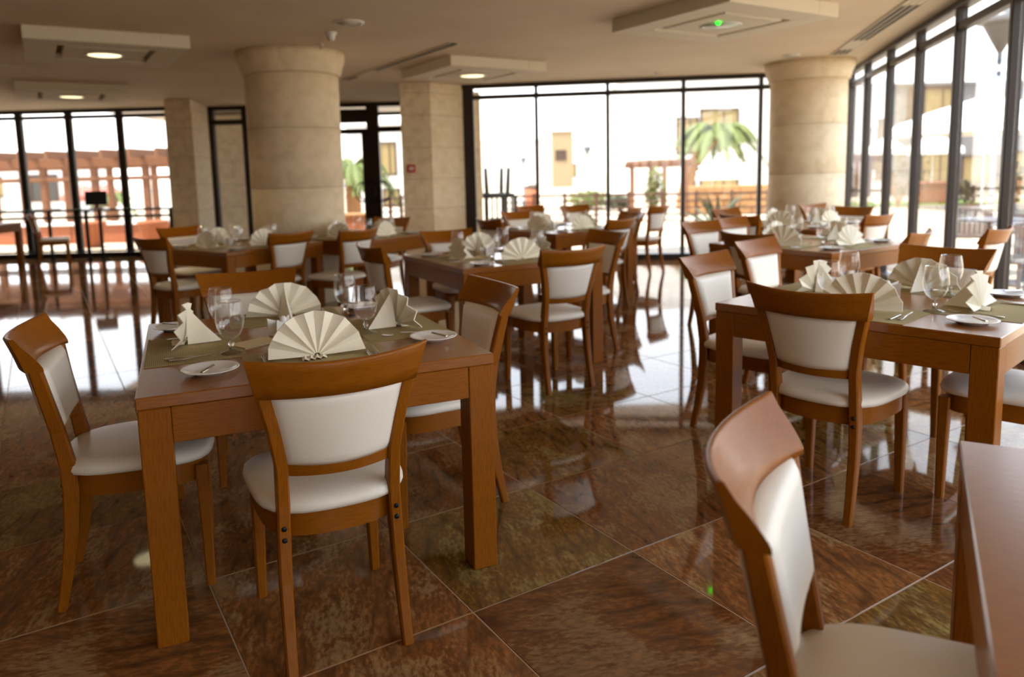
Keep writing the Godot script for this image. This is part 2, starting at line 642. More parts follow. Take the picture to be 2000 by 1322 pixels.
# a wall of glass from a to b: mullions at the stops, one transom per height, panes between
func glazing(called: String, a: Vector2, b: Vector2, stops: Array, transoms: Array, w: float, label: String, first := 0.0) -> void:
	var o := Node3D.new()
	o.name = called
	add_child(o)
	o.transform = along(a, b)
	tag(o, label, "", "", "structure")
	var l := a.distance_to(b)
	var y1 := CEIL
	put("head_rail", box_mesh(Vector3(l * 0.5, y1 - 0.03, 0), Vector3(l, 0.06, 0.12), 0.006), M.frame, o)
	put("bottom_rail", box_mesh(Vector3(l * 0.5, 0.045, 0), Vector3(l, 0.09, 0.12), 0.006), M.frame, o)
	var rows := [0.09]
	for t in transoms:
		put("transom", box_mesh(Vector3(l * 0.5, t, 0), Vector3(l, 0.065, 0.08), 0.006), M.frame, o)
		rows.append(t)
	rows.append(y1 - 0.06)
	for i in stops.size():
		var ww := w if i or first == 0.0 else first
		put("mullion", box_mesh(Vector3(stops[i] + (ww - w) * 0.5, y1 * 0.5, 0.01), Vector3(ww * (0.6 if ww == w else 1.0), y1 - 0.02, 0.085), 0.006), M.frame, o)
	for i in stops.size() - 1:
		for r in rows.size() - 1:
			var x0: float = stops[i]
			var x1: float = stops[i + 1]
			put("pane", box_mesh(Vector3((x0 + x1) * 0.5, (rows[r] + rows[r + 1]) * 0.5, 0), Vector3(x1 - x0 - w * 0.7, rows[r + 1] - rows[r] - 0.06, 0.01)), M.pane, o)


func entrance() -> void:
	var o := Node3D.new()
	o.name = "door_1"
	add_child(o)
	o.position.x = 0.0
	tag(o, "dark framed glass entrance door with ring handles and side lights", "", "", "structure")
	var z := -13.7
	var bar := func(x0: float, x1: float, y0: float, y1: float, dp := 0.12) -> void:
		put("frame_bar", box_mesh(Vector3((x0 + x1) * 0.5, (y0 + y1) * 0.5, z), Vector3(x1 - x0, y1 - y0, dp), 0.006), M.door_frame, o)
	var glass := func(x0: float, x1: float, y0: float, y1: float) -> void:
		put("pane", box_mesh(Vector3((x0 + x1) * 0.5, (y0 + y1) * 0.5, z), Vector3(x1 - x0, y1 - y0, 0.01)), M.pane, o)
	bar.call(-5.14, -1.16, CEIL - 0.07, CEIL)
	bar.call(-5.14, -1.16, 0.0, 0.08)
	for x in [-5.07, -4.44, -3.38]: bar.call(x - 0.06, x + 0.06, 0.0, CEIL)
	bar.call(-4.35, -4.21, 0.0, CEIL, 0.10)
	bar.call(-5.07, -4.44, 2.36, 2.45)
	glass.call(-5.01, -4.50, 0.08, 2.36)
	glass.call(-5.01, -4.50, 2.45, 2.62)
	glass.call(-4.21, -3.43, 0.08, 2.62)
	# leaf and its closer box
	bar.call(-2.23, -2.01, 0.0, CEIL, 0.14)
	bar.call(-3.32, -2.23, 2.34, 2.58, 0.16)
	bar.call(-3.32, -2.23, 2.14, 2.23)
	bar.call(-3.32, -3.22, 0.08, 2.14)
	bar.call(-2.33, -2.23, 0.08, 2.14)
	glass.call(-3.22, -2.33, 0.08, 2.14)
	glass.call(-3.32, -2.23, 2.23, 2.34)
	bar.call(-2.01, -1.26, 2.46, 2.52)
	bar.call(-2.01, -1.26, 2.16, 2.26)
	glass.call(-2.01, -1.26, 0.08, 2.16)
	glass.call(-2.01, -1.26, 2.26, 2.46)
	glass.call(-2.01, -1.26, 2.52, 2.62)
	for q in [[-2.29, 0.11], [-2.04, 0.11], [-2.25, -0.11], [-2.02, -0.11]]:
		var s := begin()
		var ring := []
		for k in 28: ring.append(Vector3(q[0] + 0.19 * cos(TAU * k / 28), 1.08 + 0.19 * sin(TAU * k / 28), z + q[1]))
		tube(s, ring, 0.014, 8, true)
		box(s, Vector3(-2.14, 1.27, z + q[1] * 0.8), Vector3(0.03, 0.03, absf(q[1])), 0.0)
		box(s, Vector3(-2.14, 0.90, z + q[1] * 0.8), Vector3(0.03, 0.03, absf(q[1])), 0.0)
		put("ring_handle", done(s), M.frame, o)
	struct("wall_far", box_mesh(Vector3(-1.13, 1.345, -12.85), Vector3(0.3, 2.69, 2.0)), M.wall, "short plain return wall beside the entrance door")
	struct("trim_5", box_mesh(Vector3(-5.16, 1.345, -13.78), Vector3(0.14, 2.69, 0.2)), M.wall, "narrow plain strip between bar windows and entrance door")
	struct("trim_6", box_mesh(Vector3(-4.1, 2.84, -15.5), Vector3(6.8, 0.22, 3.2), 0.02), M.plaster, "flat canopy slab over the entrance outside")


func pier(called: String, poly: Array, label: String) -> void:
	var p := PackedVector2Array(poly)
	var s := begin()
	prism(s, Geometry2D.offset_polygon(p, -0.012)[0], 0.0, CEIL)
	var o := struct(called, done(s), M.stone_joint, label)
	var ys := [0.0, 0.42, 0.86, 1.30, 1.76, 2.22, 2.54, CEIL]
	for i in ys.size() - 1:
		var q := begin()
		prism(q, p, ys[i] + 0.003, ys[i + 1] - 0.003)
		put("stone_block", done(q), M.stone, o)


func column(where: Vector3, r: float, label: String) -> void:
	var o := base("column", where, 0.0, label, "column")
	put("core", lathe_mesh([[0, 0.0], [r - 0.012, 0.0], [r - 0.012, CEIL], [0, CEIL]], 40), M.stone_joint, o)
	var ys := [0.0, 0.62, 1.25, 1.88, 2.445]
	for i in 4: put("drum", lathe_mesh([[r - 0.02, ys[i] + 0.002], [r - 0.003, ys[i] + 0.002], [r, ys[i] + 0.005], [r, ys[i + 1] - 0.005], [r - 0.003, ys[i + 1] - 0.002], [r - 0.02, ys[i + 1] - 0.002]], 56), M.stone, o)
	put("capital", lathe_mesh([[r - 0.02, 2.447], [r + 0.012, 2.450], [r + 0.026, 2.460], [r + 0.028, 2.49], [r + 0.040, 2.50], [r + 0.043, 2.54], [r + 0.060, 2.57], [r + 0.075, 2.61], [r + 0.078, CEIL], [0.2, CEIL]], 56), M.stone, o)


# ---------------------------------------------------------------- what hangs on ceiling and walls
func fittings() -> void:
	var c := [[Vector3(2.04, 0, -6.6), 0, "dropped square ceiling panel over the window side tables, its lamp unlit"], [Vector3(-0.19, 0, -9.45), 1, "dropped square ceiling panel with lit lamp before the far window wall"],
		[Vector3(-3.68, 0, -7.3), 1, "large dropped square ceiling panel with lit lamp by the round column"], [Vector3(-5.86, 0, -10.6), 1, "dropped square ceiling panel with lit lamp nearest the bar windows"],
		[Vector3(-5.9, 0, -6.2), 1, "dropped square ceiling panel cut by the picture edge"]]
	for k in c: coffer(k[0], k[1] == 1, k[2])
	slot("diffuser", Vector2(-1.95, -10.4), Vector2(-0.34, -7.80), 0.09, 1, "slim linear air slot in the ceiling beside the round column")
	slot("diffuser", Vector2(4.28, -9.2), Vector2(2.87, -3.4), 0.17, 3, "long triple slot air diffuser along the side window wall")
	slot("diffuser", Vector2(-6.1, -8.0), Vector2(-5.0, -8.65), 0.09, 1, "short linear air slot between the two bar side panels")
	slot("diffuser", Vector2(-4.5, -5.07), Vector2(-3.16, -5.5), 0.09, 1, "short linear air slot near the upper corner of the ceiling")
	var d := base("smoke_detector", Vector3(-1.45, CEIL, -7.09), 0, "white smoke detector hanging under the ceiling", "detector")
	put("base", lathe_mesh([[0.0, -0.022], [0.05, -0.022], [0.055, -0.004], [0.055, 0.0], [0, 0.0]], 24), M.white_plastic, d)
	put("sensor", lathe_mesh([[0.0, -0.075], [0.028, -0.072], [0.036, -0.05], [0.036, -0.022], [0.0, -0.022]], 24), M.white_plastic, d)
	for q in [[Vector3(-1.20, CEIL, -6.65), "round white ceiling speaker near the smoke detector", 0.13], [Vector3(3.70, CEIL, -9.2), "round ceiling speaker near the corner column", 0.10]]:
		var sp := base("ceiling_speaker", q[0], 0, q[1], "speaker")
		put("rim", lathe_mesh([[q[2] - 0.02, -0.012], [q[2], -0.012], [q[2] + 0.006, 0.0], [q[2] - 0.02, 0.0]], 28), M.white_plastic, sp)
		put("grille", lathe_mesh([[0.0, -0.006], [q[2] - 0.02, -0.006], [q[2] - 0.02, 0.0], [0.0, 0.0]], 28), M.coffer, sp)
	for q in [[Vector3(-1.68, CEIL, -7.67), "small sprinkler head by the round column capital"], [Vector3(2.35, CEIL, -10.5), "small sprinkler head near the far window wall"]]:
		var sp := base("sprinkler", q[0], 0, q[1], "sprinkler")
		put("escutcheon", lathe_mesh([[0.0, -0.008], [0.036, -0.008], [0.04, 0.0], [0.0, 0.0]], 20), M.steel, sp)
		put("head", lathe_mesh([[0.0, -0.045], [0.018, -0.045], [0.018, -0.04], [0.007, -0.038], [0.007, -0.008], [0.0, -0.008]], 16), M.steel, sp)
	var f := base("fire_call_point", Vector3(-1.146, 1.457, -10.9), 0, "red fire alarm call point on the limestone pier", "fire alarm")
	put("case", box_mesh(Vector3(0, 0, 0.02), Vector3(0.115, 0.115, 0.04), 0.008), M.red, f)
	put("label_plate", box_mesh(Vector3(0, -0.002, 0.041), Vector3(0.068, 0.046, 0.004), 0.001), M.white_plastic, f)
	var mk := begin()
	box(mk, Vector3(0, -0.002, 0.0435), Vector3(0.012, 0.012, 0.002))
	for sx in [-1, 1]: box(mk, Vector3(sx * 0.022, -0.002, 0.0435), Vector3(0.014, 0.006, 0.002))
	put("printed_mark", done(mk), M.red, f)


func coffer(where: Vector3, lit: bool, label: String) -> void:
	var o := base("ceiling_panel", Vector3(where.x, CEIL, where.z), deg_to_rad(31.5), label, "ceiling lamp")
	var s := begin()
	for k in 4:
		var t := Transform3D(Basis(Vector3.UP, k * PI / 2), Vector3.ZERO)
		box(s, Vector3(-0.13, -0.0575, 0.535), Vector3(1.07, 0.115, 0.26), 0.004, t)
	put("border", done(s), M.coffer, o)
	put("slot", box_mesh(Vector3(0, -0.035, 0), Vector3(0.84, 0.05, 0.84)), M.slot, o)
	put("panel", box_mesh(Vector3(0, -0.085, 0), Vector3(0.70, 0.06, 0.70), 0.004), M.coffer, o)
	put("lamp_ring", lathe_mesh([[0.145, -0.119], [0.165, -0.127], [0.172, -0.117], [0.145, -0.115]], 32), M.white_plastic, o)
	put("lamp_disc", lathe_mesh([[0.0, -0.125], [0.145, -0.121], [0.145, -0.115], [0.0, -0.115]], 32), M.lamp_glow if lit else M.lamp_off, o)
	if lit:
		var l := SpotLight3D.new()
		l.name = "lamp_light"
		o.add_child(l)
		l.position = Vector3(0, -0.15, 0)
		l.rotation.x = -PI / 2
		l.light_color = Color(1.0, 0.9, 0.68)
		l.light_energy = 0.35
		l.light_size = 0.14
		l.spot_angle = 65.0
		l.spot_range = 12.0
		l.spot_attenuation = 2.0
		l.shadow_enabled = true
	else:
		var e := put("status_led", lathe_mesh([[0.0, -0.141], [0.013, -0.139], [0.016, -0.127], [0.0, -0.115]], 14), M.led_glow, o)
		e.position = Vector3(-0.15, 0.0, 0.10)


func slot(called: String, a: Vector2, b: Vector2, w: float, n: int, label: String) -> void:
	var o := base(called, Vector3(a.x, CEIL, a.y), 0, label, "air vent")
	o.transform = along(a, b)
	o.position.y = CEIL
	var l := a.distance_to(b)
	put("backing", box_mesh(Vector3(l * 0.5, -0.003, 0), Vector3(l, 0.006, w)), M.dark_slot, o)
	var s := begin()
	for i in n + 1: box(s, Vector3(l * 0.5, -0.008, -w * 0.5 + w * i / n), Vector3(l + 0.02, 0.014, 0.012))
	put("rail", done(s), M.coffer, o)
	for i in int(l / 1.2):
		if i % 2 == 0: put("cover", box_mesh(Vector3(0.7 + i * 1.2, -0.007, 0), Vector3(0.62, 0.008, w * 0.9)), M.coffer, o)


# ---------------------------------------------------------------- furniture
func arc_z(u: float, sag: float) -> float:
	return sag * (1.0 - u * u)


func make_chair() -> Node3D:
	var o := base("dining_chair", Vector3.ZERO, 0, "", "chair", "")
	for sx in [-1.0, 1.0]:
		var s := begin()
		var secs := []
		for q in [[0.0, 0.262, 0.164, 0.030, 0.030], [0.12, 0.236, 0.162, 0.032, 0.036], [0.25, 0.215, 0.160, 0.034, 0.043], [0.38, 0.205, 0.157, 0.035, 0.048], [0.47, 0.208, 0.154, 0.035, 0.047], [0.58, 0.226, 0.155, 0.034, 0.042], [0.69, 0.246, 0.172, 0.034, 0.039], [0.79, 0.262, 0.194, 0.034, 0.036]]:
			secs.append([Vector3(sx * q[2], q[0], q[1]), q[3], q[4]])
		limb(s, secs, 0.005)
		put("rear_leg", done(s), M.wood_y, o)
		s = begin()
		limb(s, [[Vector3(sx * 0.188, 0, -0.182), 0.030, 0.030], [Vector3(sx * 0.185, 0.22, -0.182), 0.036, 0.036], [Vector3(sx * 0.182, 0.42, -0.18), 0.042, 0.042]], 0.005)
		put("front_leg", done(s), M.wood_y, o)
		for y in [0.405, 0.372]:
			s = begin()
			lathe(s, [[0.0, 0.0], [0.0075, 0.0], [0.0075, 0.003], [0.005, 0.005], [0.0, 0.005]], 10)
			var b := put("bolt", done(s), M.bolt, o)
			b.transform = Transform3D(Basis(Vector3.RIGHT, PI / 2), Vector3(sx * 0.157, y, 0.2285))
	# top rail: bowed in plan, dipped along its upper edge, thick at the foot and thin at the scrolled top
	var rail := begin()
	var rings := []
	for i in 17:
		var u := -1.0 + i / 8.0
		var r := PackedVector3Array()
		for q in [[0.0, 0.284], [0.35, 0.293], [0.7, 0.304], [0.94, 0.312], [1.0, 0.308], [1.0, 0.300], [0.94, 0.296], [0.75, 0.284], [0.5, 0.262], [0.25, 0.244], [0.1, 0.236], [0.0, 0.235]]:
			var t: float = q[0]
			r.append(Vector3(u * (0.213 + 0.027 * t), 0.787 + 0.110 * t - t * 0.014 * (1.0 - u * u), q[1] + arc_z(u, 0.055)))
		rings.append(r)
	loft(rail, rings, true, 1)
	put("top_rail", done(rail), M.wood_x, o)
	# cross rail
	var cr := begin()
	rings = []
	for i in 11:
		var u := -1.0 + i / 5.0
		var z := 0.222 + arc_z(u, 0.042)
		var r := PackedVector3Array()
		for q in [[0.552, 0.011], [0.588, 0.011], [0.588, -0.011], [0.552, -0.011]]: r.append(Vector3(u * 0.142, q[0], z + q[1] + (q[0] - 0.57) * 0.18))
		rings.append(r)
	loft(cr, rings, true, -1)
	put("cross_rail", done(cr), M.wood_x, o)
	# padded back
	var pad := begin()
	var n := 14
	var grid := func(side: float) -> Array:
		var out := []
		for j in n + 1:
			var v := -1.0 + 2.0 * j / n
			var row := PackedVector3Array()
			for i in n + 1:
				var u := -1.0 + 2.0 * i / n
				var soft := pow((1.0 - pow(absf(u), 12.0)) * (1.0 - pow(absf(v), 12.0)), 0.45)
				var t := v * 0.5 + 0.5
				row.append(Vector3(u * (0.144 + 0.038 * t), lerpf(0.586, 0.790, t) - (0.004 * (1.0 - u * u)), 0.224 + 0.038 * t + arc_z(u, 0.046 if side > 0 else 0.008) + side * (0.010 + (0.017 if side < 0 else 0.010) * soft)))
			out.append(row)
		return out
	var fr: Array = grid.call(-1.0)
	var bk: Array = grid.call(1.0)
	pad.set_smooth_group(1)
	for j in n:
		for i in n:
			quad(pad, fr[j][i + 1], fr[j][i], fr[j + 1][i], fr[j + 1][i + 1])
			quad(pad, bk[j][i], bk[j][i + 1], bk[j + 1][i + 1], bk[j + 1][i])
	for i in n:
		quad(pad, fr[0][i], fr[0][i + 1], bk[0][i + 1], bk[0][i])
		quad(pad, bk[n][i], bk[n][i + 1], fr[n][i + 1], fr[n][i])
		quad(pad, fr[i + 1][0], fr[i][0], bk[i][0], bk[i + 1][0])
		quad(pad, bk[i + 1][n], bk[i][n], fr[i][n], fr[i + 1][n])
	put("back_pad", done(pad), M.leather, o)
	# seat frame and cushion
	var plan := func(f: float) -> PackedVector3Array:
		var pts := PackedVector3Array()
		for k in 40:
			var a := TAU * k / 40
			var cx := cos(a)
			var sz := sin(a)
			var p := 4.0
			var rr := 1.0 / pow(pow(absf(cx), p) + pow(absf(sz), p), 1.0 / p)
			var x := cx * rr
			var z := sz * rr
			var half := lerpf(0.238, 0.212, clampf(z * 0.5 + 0.5, 0, 1))
			pts.append(Vector3(x * (half - f), 0, z * (0.218 - f) + (0.030 * (1.0 - x * x) if z > 0.5 else 0.006 * (1.0 - x * x) * -1.0)))
		return pts
	var ring := func(f: float, y: float) -> PackedVector3Array:
		var r: PackedVector3Array = plan.call(f)
		for i in r.size(): r[i].y = y
		r.reverse()
		return r
	var ap := begin()
	loft(ap, [ring.call(0.020, 0.368), ring.call(0.020, 0.440)], true, 1)
	put("seat_frame", done(ap), M.wood_x, o)
	var cu := begin()
	loft(cu, [ring.call(0.022, 0.436), ring.call(0.004, 0.440), ring.call(0.0, 0.452), ring.call(0.004, 0.466), ring.call(0.016, 0.476), ring.call(0.045, 0.482), ring.call(0.10, 0.485), ring.call(0.16, 0.486)], true, 1)
	put("seat", done(cu), M.leather, o)
	return o


func make_table() -> Node3D:
	var o := base("dining_table", Vector3.ZERO, 0, "", "table", "")
	put("table_top", box_mesh(Vector3(0, 0.732, 0), Vector3(1.08, 0.036, 1.08), 0.003), M.table_top, o)
	for k in 4:
		var t := Transform3D(Basis(Vector3.UP, k * PI / 2), Vector3.ZERO)
		put("leg", box_mesh(Vector3(0.494, 0.3565, 0.494), Vector3(0.086, 0.713, 0.086), 0.003, t), M.wood_y, o)
		put("apron", box_mesh(Vector3(0, 0.660, 0.520), Vector3(0.900, 0.106, 0.032), 0.002, t), M.wood_x if k % 2 == 0 else M.wood_z, o)
	return o


func set_chair(c0: Node3D, x: float, z: float, deg: float, label: String, group := "", first := false) -> void:
	var o := c0
	if not first:
		o = copy(c0, Vector3(x, 0, z), -deg_to_rad(deg), label)
	else:
		o.position = Vector3(x, 0, z)
		o.rotation.y = -deg_to_rad(deg)
		o.set_meta("label", label)
	o.set_meta("group", group if group else "wood and cream leather dining chairs")


func furniture() -> void:
	var t0 := make_table()
	var tabs := [
		["A", Vector3(-0.73, 0, -2.726), -23.0, "the sharp front table", "square wooden dining table standing sharp in front, fully laid"],
		["B", Vector3(0.05, 0, -5.34), -27.0, "the middle table", "square wooden dining table in the middle, right behind the sharp front table"],
		["C", Vector3(-2.36, 0, -6.86), -56.0, "the round column table", "square wooden dining table laid before the thick round column"],
		["E", Vector3(-1.33, 0, -7.58), -56.0, "the table beside the column", "square wooden dining table beside the round column, mostly behind two chairs"],
		["R", Vector3(1.75, 0, -3.19), 48.0, "the blurred front window table", "square wooden dining table, the front one along the side windows, laid and glossy"],
		["F", Vector3(2.49, 0, -5.73), -32.0, "the second window table", "square wooden dining table, second one along the side windows"],
		["G", Vector3(3.20, 0, -7.62), -33.0, "the third window table", "square wooden dining table, third one along the side windows near the corner column"],
		["D", Vector3(0.76, 0, -7.92), -35.0, "the far centre table", "square wooden dining table in the far centre before the far windows"],
		["N", Vector3(1.19, 0, -0.78), 30.0, "", "bare wooden dining table cut by the picture's lower corner"],
		["L", Vector3(-8.32, 0, -11.7), -3.0, "", "bare wooden dining table far back by the bar counter"]]
	var first := true
	for t in tabs:
		var o := t0
		if first:
			o.position = t[1]
			o.rotation.y = -deg_to_rad(t[2])
			o.set_meta("label", t[4])
			first = false
		else: o = copy(t0, t[1], -deg_to_rad(t[2]), t[4])
		o.scale = Vector3(1.0, 1.0, 1.09 if t[0] == "A" else 1.0)
		o.set_meta("group", "square wooden dining tables")
	var c0 := make_chair()
	var cs := [
		[-0.53, -2.157, -24.2, "wooden chair with cream back turned to us at the sharp front table"],
		[-1.21, -2.44, 69.0, "dark blurred chair at the picture edge on the bar side of the front table"],
		[-0.28, -2.94, -115.0, "chair with glossy curved top rail on the window side of the front table"],
		[-1.11, -3.36, 158.0, "chair facing us across the front table behind the tall napkin fan"],
		[-0.55, -5.035, 61.0, "chair tucked in on the bar side of the middle table"],
		[0.34, -4.665, -29.8, "chair seen from behind at the near side of the middle table"],
		[-0.24, -5.86, 153.0, "chair facing us on the far side of the middle table by the pier"],
		[0.62, -5.49, -117.0, "chair on the window side of the middle table, seen edge on"],
		[-2.68, -6.37, 33.0, "dark backed chair leaning on the bar side of the column table"],
		[-2.95, -7.34, 126.0, "chair facing us at the column table before the bar side pier"],
		[-1.98, -6.60, -52.0, "chair with cream back turned to us before the round column"],
		[-1.42, -6.70, -55.0, "chair with cream back turned to us in front of the glass door"],
		[-1.24, -8.0, 205.0, "small far chair facing us between column and door"],
		[1.395, -2.915, 48.0, "chair with broad cream back turned to us at the blurred window side table"],
		[1.335, -3.66, 137.0, "chair with lit front facing us at the outer corner of the window side table"],
		[1.86, -4.40, 140.0, "chair with lit front just behind the outer window side chair"],
		[2.20, -3.76, 234.0, "chair facing us across the blurred window side table"],
		[2.05, -2.83, -42.0, "chair at the picture edge whose seat shows beside the table leg"],
		[2.05, -5.30, 60.0, "very dark chair back at the second window side table"],
		[1.98, -6.16, 148.0, "chair facing us on the far side of the second window side table, outer one"],
		[2.385, -6.58, 146.0, "chair facing us on the far side of the second window side table, inner one"],
		[2.66, -5.14, -46.0, "chair leaning back behind the window side table, outer of two"],
		[3.30, -5.28, -40.0, "chair leaning back behind the window side table, inner one of two"],
		[2.66, -7.30, 57.0, "dark chair back at the third window side table"],
		[2.84, -8.17, 147.0, "far chair facing us at the third window side table"],
		[3.41, -7.02, -33.0, "chair with warm lit rail at the near side of the third window side table"],
		[3.74, -7.97, -123.0, "chair on the glass side of the third window side table"],
		[4.02, -8.62, 152.0, "far chair facing us just before the corner column"],
		[0.23, -7.65, 58.0, "dark chair back on the bar side of the far centre table"],
		[0.48, -8.72, 146.0, "far chair facing us on the far side of the centre table"],
		[1.04, -7.28, -46.0, "chair with cream back on the near side of the far centre table"],
		[1.30, -8.10, -113.0, "chair on the window side of the far centre table"],
		[1.97, -9.75, -46.0, "tall looking far chair standing before the far window wall"],
		[1.52, -9.25, -60.0, "dark far chair row next to the far window wall"],
		[0.70, -10.2, 150.0, "small far chair facing us close to the far window wall"],
		[1.30, -10.0, 152.0, "small far chair with cream back close to the far window wall"],
		[0.70, -1.07, 118.5, "large chair with glossy scrolled top rail in the lower corner beside the bare table"],
		[-7.25, -12.2, 64.0, "lone chair far back before the bar counter"]]
	first = true
	for q in cs:
		set_chair(c0, q[0], q[1], q[2], q[3], "", first)
		first = false
	counter()
	place_settings(tabs)


func counter() -> void:
	var o := base("bar_counter", Vector3(-7.98, 0, -12.85), 0, "long bar counter with glass top on a black metal frame", "counter")
	put("glass_top", box_mesh(Vector3(0, 0.925, 0), Vector3(5.3, 0.02, 0.55), 0.004), M.counter_glass, o)
	var xs := [-2.55, -1.2, 0.15, 1.05, 2.5]
	for z in [-0.22, 0.22]:
		put("rail", box_mesh(Vector3(0, 0.90, z), Vector3(5.2, 0.03, 0.03)), M.black_metal, o)
		put("rail", box_mesh(Vector3(0, 0.78, z), Vector3(5.2, 0.025, 0.025)), M.black_metal, o)
		put("rail", box_mesh(Vector3(0, 0.17, z), Vector3(5.2, 0.03, 0.03)), M.black_metal, o)
		for x in xs: put("leg", box_mesh(Vector3(x, 0.45, z), Vector3(0.045, 0.90, 0.045), 0.004), M.black_metal, o)
	var l := base("monitor", Vector3(-6.82, 0.935, -12.8), deg_to_rad(20), "black monitor standing on the glass bar counter", "monitor")
	put("foot", box_mesh(Vector3(0, 0.008, 0), Vector3(0.2, 0.016, 0.14), 0.004), M.black, l)
	put("neck", box_mesh(Vector3(0, 0.05, -0.01), Vector3(0.05, 0.09, 0.03), 0.003), M.black, l)
	var t := Transform3D(Basis(Vector3.RIGHT, -0.15), Vector3(0, 0.17, 0))
	put("screen", box_mesh(Vector3.ZERO, Vector3(0.34, 0.24, 0.03), 0.005, t), M.black, l)
	put("back_shell", box_mesh(Vector3(0, 0, -0.03), Vector3(0.22, 0.15, 0.04), 0.01, t), M.black, l)


# ---------------------------------------------------------------- table settings
func fan() -> Node3D:
	var o := base("napkin", Vector3.ZERO, 0, "", "napkin", "")
	var folds := 7
	var n := folds * 2
	var sheet := func(off: float) -> Array:
		var rows := []
		for i in n + 1:
			var a := PI * (0.015 + 0.97 * i / n)
			var sg := 1.0 if i % 2 else -1.0
			var row := PackedVector3Array()
			for q in [[0.010, 0.002], [0.055, 0.0065], [0.110, 0.011], [0.156, 0.014]]:
				var r: float = q[0] * (1.0 - 0.02 * (1.0 if i % 2 else 0.0)) * (1.0 + 0.012 * sin(i * 2.1))
				row.append(Vector3(-cos(a) * r * 1.03, sin(a) * r * 0.95 + 0.006, sg * q[1] * (0.55 + 0.45 * absf(cos(a))) + off + sin(a) * r * 0.14))
			rows.append(row)
		return rows
	var s := begin()
	var f: Array = sheet.call(-0.002)
	var b: Array = sheet.call(0.002)
	s.set_smooth_group(-1)
	for i in n:
		for j in 3:
			quad(s, b[i][j], b[i + 1][j], b[i + 1][j + 1], b[i][j + 1])
			quad(s, f[i][j + 1], f[i + 1][j + 1], f[i + 1][j], f[i][j])
		quad(s, b[i][3], b[i + 1][3], f[i + 1][3], f[i][3])
	for i in [0, n]:
		for j in 3: quad(s, f[i][j], f[i][j + 1], b[i][j + 1], b[i][j])
	put("fan", done(s), M.napkin, o)
	# the folded corner that props the fan up, towards the table's middle
	s = begin()
	s.set_smooth_group(-1)
	var t := Vector3(0.0, 0.140, 0.020)
	var e := Vector3(0.004, 0.003, 0.135)
	var m := Vector3(0.0, 0.062, 0.082)
	for sx in [-1.0, 1.0]:
		var g0 := Vector3(sx * 0.030, 0.003, 0.022)
		var g1 := Vector3(sx * 0.013, 0.003, 0.100)
		var ps := [[t, g0, m], [g0, g1, m], [g1, e, m]]
		for p in ps:
			if sx < 0: tri(s, p[0], p[1], p[2])
			else: tri(s, p[0], p[2], p[1])
		tri(s, g0, e, g1)
	put("prop_fold", done(s), M.napkin, o)
	s = begin()
	s.set_smooth_group(-1)
	for k in 4:
		var x0 := -0.03 + 0.02 * k
		quad(s, Vector3(x0, 0.003, 0.01), Vector3(x0 + 0.01, 0.012, 0.01), Vector3(x0 + 0.016, 0.008, -0.030 - 0.004 * k), Vector3(x0 + 0.002, 0.002, -0.034 - 0.004 * k))
		quad(s, Vector3(x0 + 0.01, 0.012, 0.01), Vector3(x0 + 0.02, 0.003, 0.01), Vector3(x0 + 0.024, 0.002, -0.030 - 0.004 * k), Vector3(x0 + 0.016, 0.008, -0.030 - 0.004 * k))
	put("loose_pleats", done(s), M.napkin, o)
	return o


func cutlery(called: String) -> Node3D:
	var o := base(called, Vector3.ZERO, 0, "", called.get_slice("_", called.get_slice_count("_") - 1), "")
	var s := begin()
	var strip := func(secs: Array) -> void:     # [z, half width, y, half thickness]
		var rings := []
		for q in secs:
			var r := PackedVector3Array()
			for m in 10: r.append(Vector3(cos(TAU * m / 10) * q[1], q[2] + sin(TAU * m / 10) * q[3], q[0]))
			rings.append(r)
		loft(s, rings, true, 1)
	if called == "fork":
		strip.call([[0.095, 0.004, 0.004, 0.0015], [0.09, 0.0095, 0.004, 0.002], [0.05, 0.0065, 0.005, 0.002], [0.0, 0.003, 0.009, 0.002], [-0.03, 0.0035, 0.012, 0.0016]])
		put("handle", done(s), M.steel, o)
		s = begin()
		strip.call([[-0.03, 0.0035, 0.012, 0.0016], [-0.042, 0.011, 0.010, 0.0013], [-0.058, 0.0118, 0.006, 0.0013]])
		for k in 4:
			var x := -0.0096 + 0.0064 * k
			tube(s, [Vector3(x, 0.006, -0.056), Vector3(x, 0.005, -0.075), Vector3(x, 0.009, -0.098)], 0.0016, 6, false, 0.0009)
		put("tines", done(s), M.steel, o)
	elif called == "spoon":
		strip.call([[0.095, 0.004, 0.004, 0.0015], [0.09, 0.0095, 0.004, 0.002], [0.05, 0.0065, 0.005, 0.002], [0.0, 0.003, 0.010, 0.002], [-0.038, 0.0035, 0.012, 0.0018]])
		put("handle", done(s), M.steel, o)
		s = begin()
		strip.call([[-0.036, 0.004, 0.012, 0.0018], [-0.05, 0.016, 0.008, 0.003], [-0.066, 0.020, 0.0055, 0.0042], [-0.082, 0.017, 0.006, 0.004], [-0.096, 0.006, 0.009, 0.0018]])
		put("bowl", done(s), M.steel, o)
	else:
		var f := 0.8 if called == "butter_knife" else 1.0
		strip.call([[0.1 * f, 0.005, 0.004, 0.003], [0.095 * f, 0.008, 0.004, 0.0038], [0.0, 0.0052, 0.005, 0.003]])
		put("handle", done(s), M.steel, o)
		s = begin()
		strip.call([[0.0, 0.005, 0.005, 0.002], [-0.02 * f, 0.008, 0.005, 0.0012], [-0.08 * f, 0.0095, 0.005, 0.001], [-0.115 * f, 0.003, 0.005, 0.0008]])
		put("blade", done(s), M.steel, o)
	return o


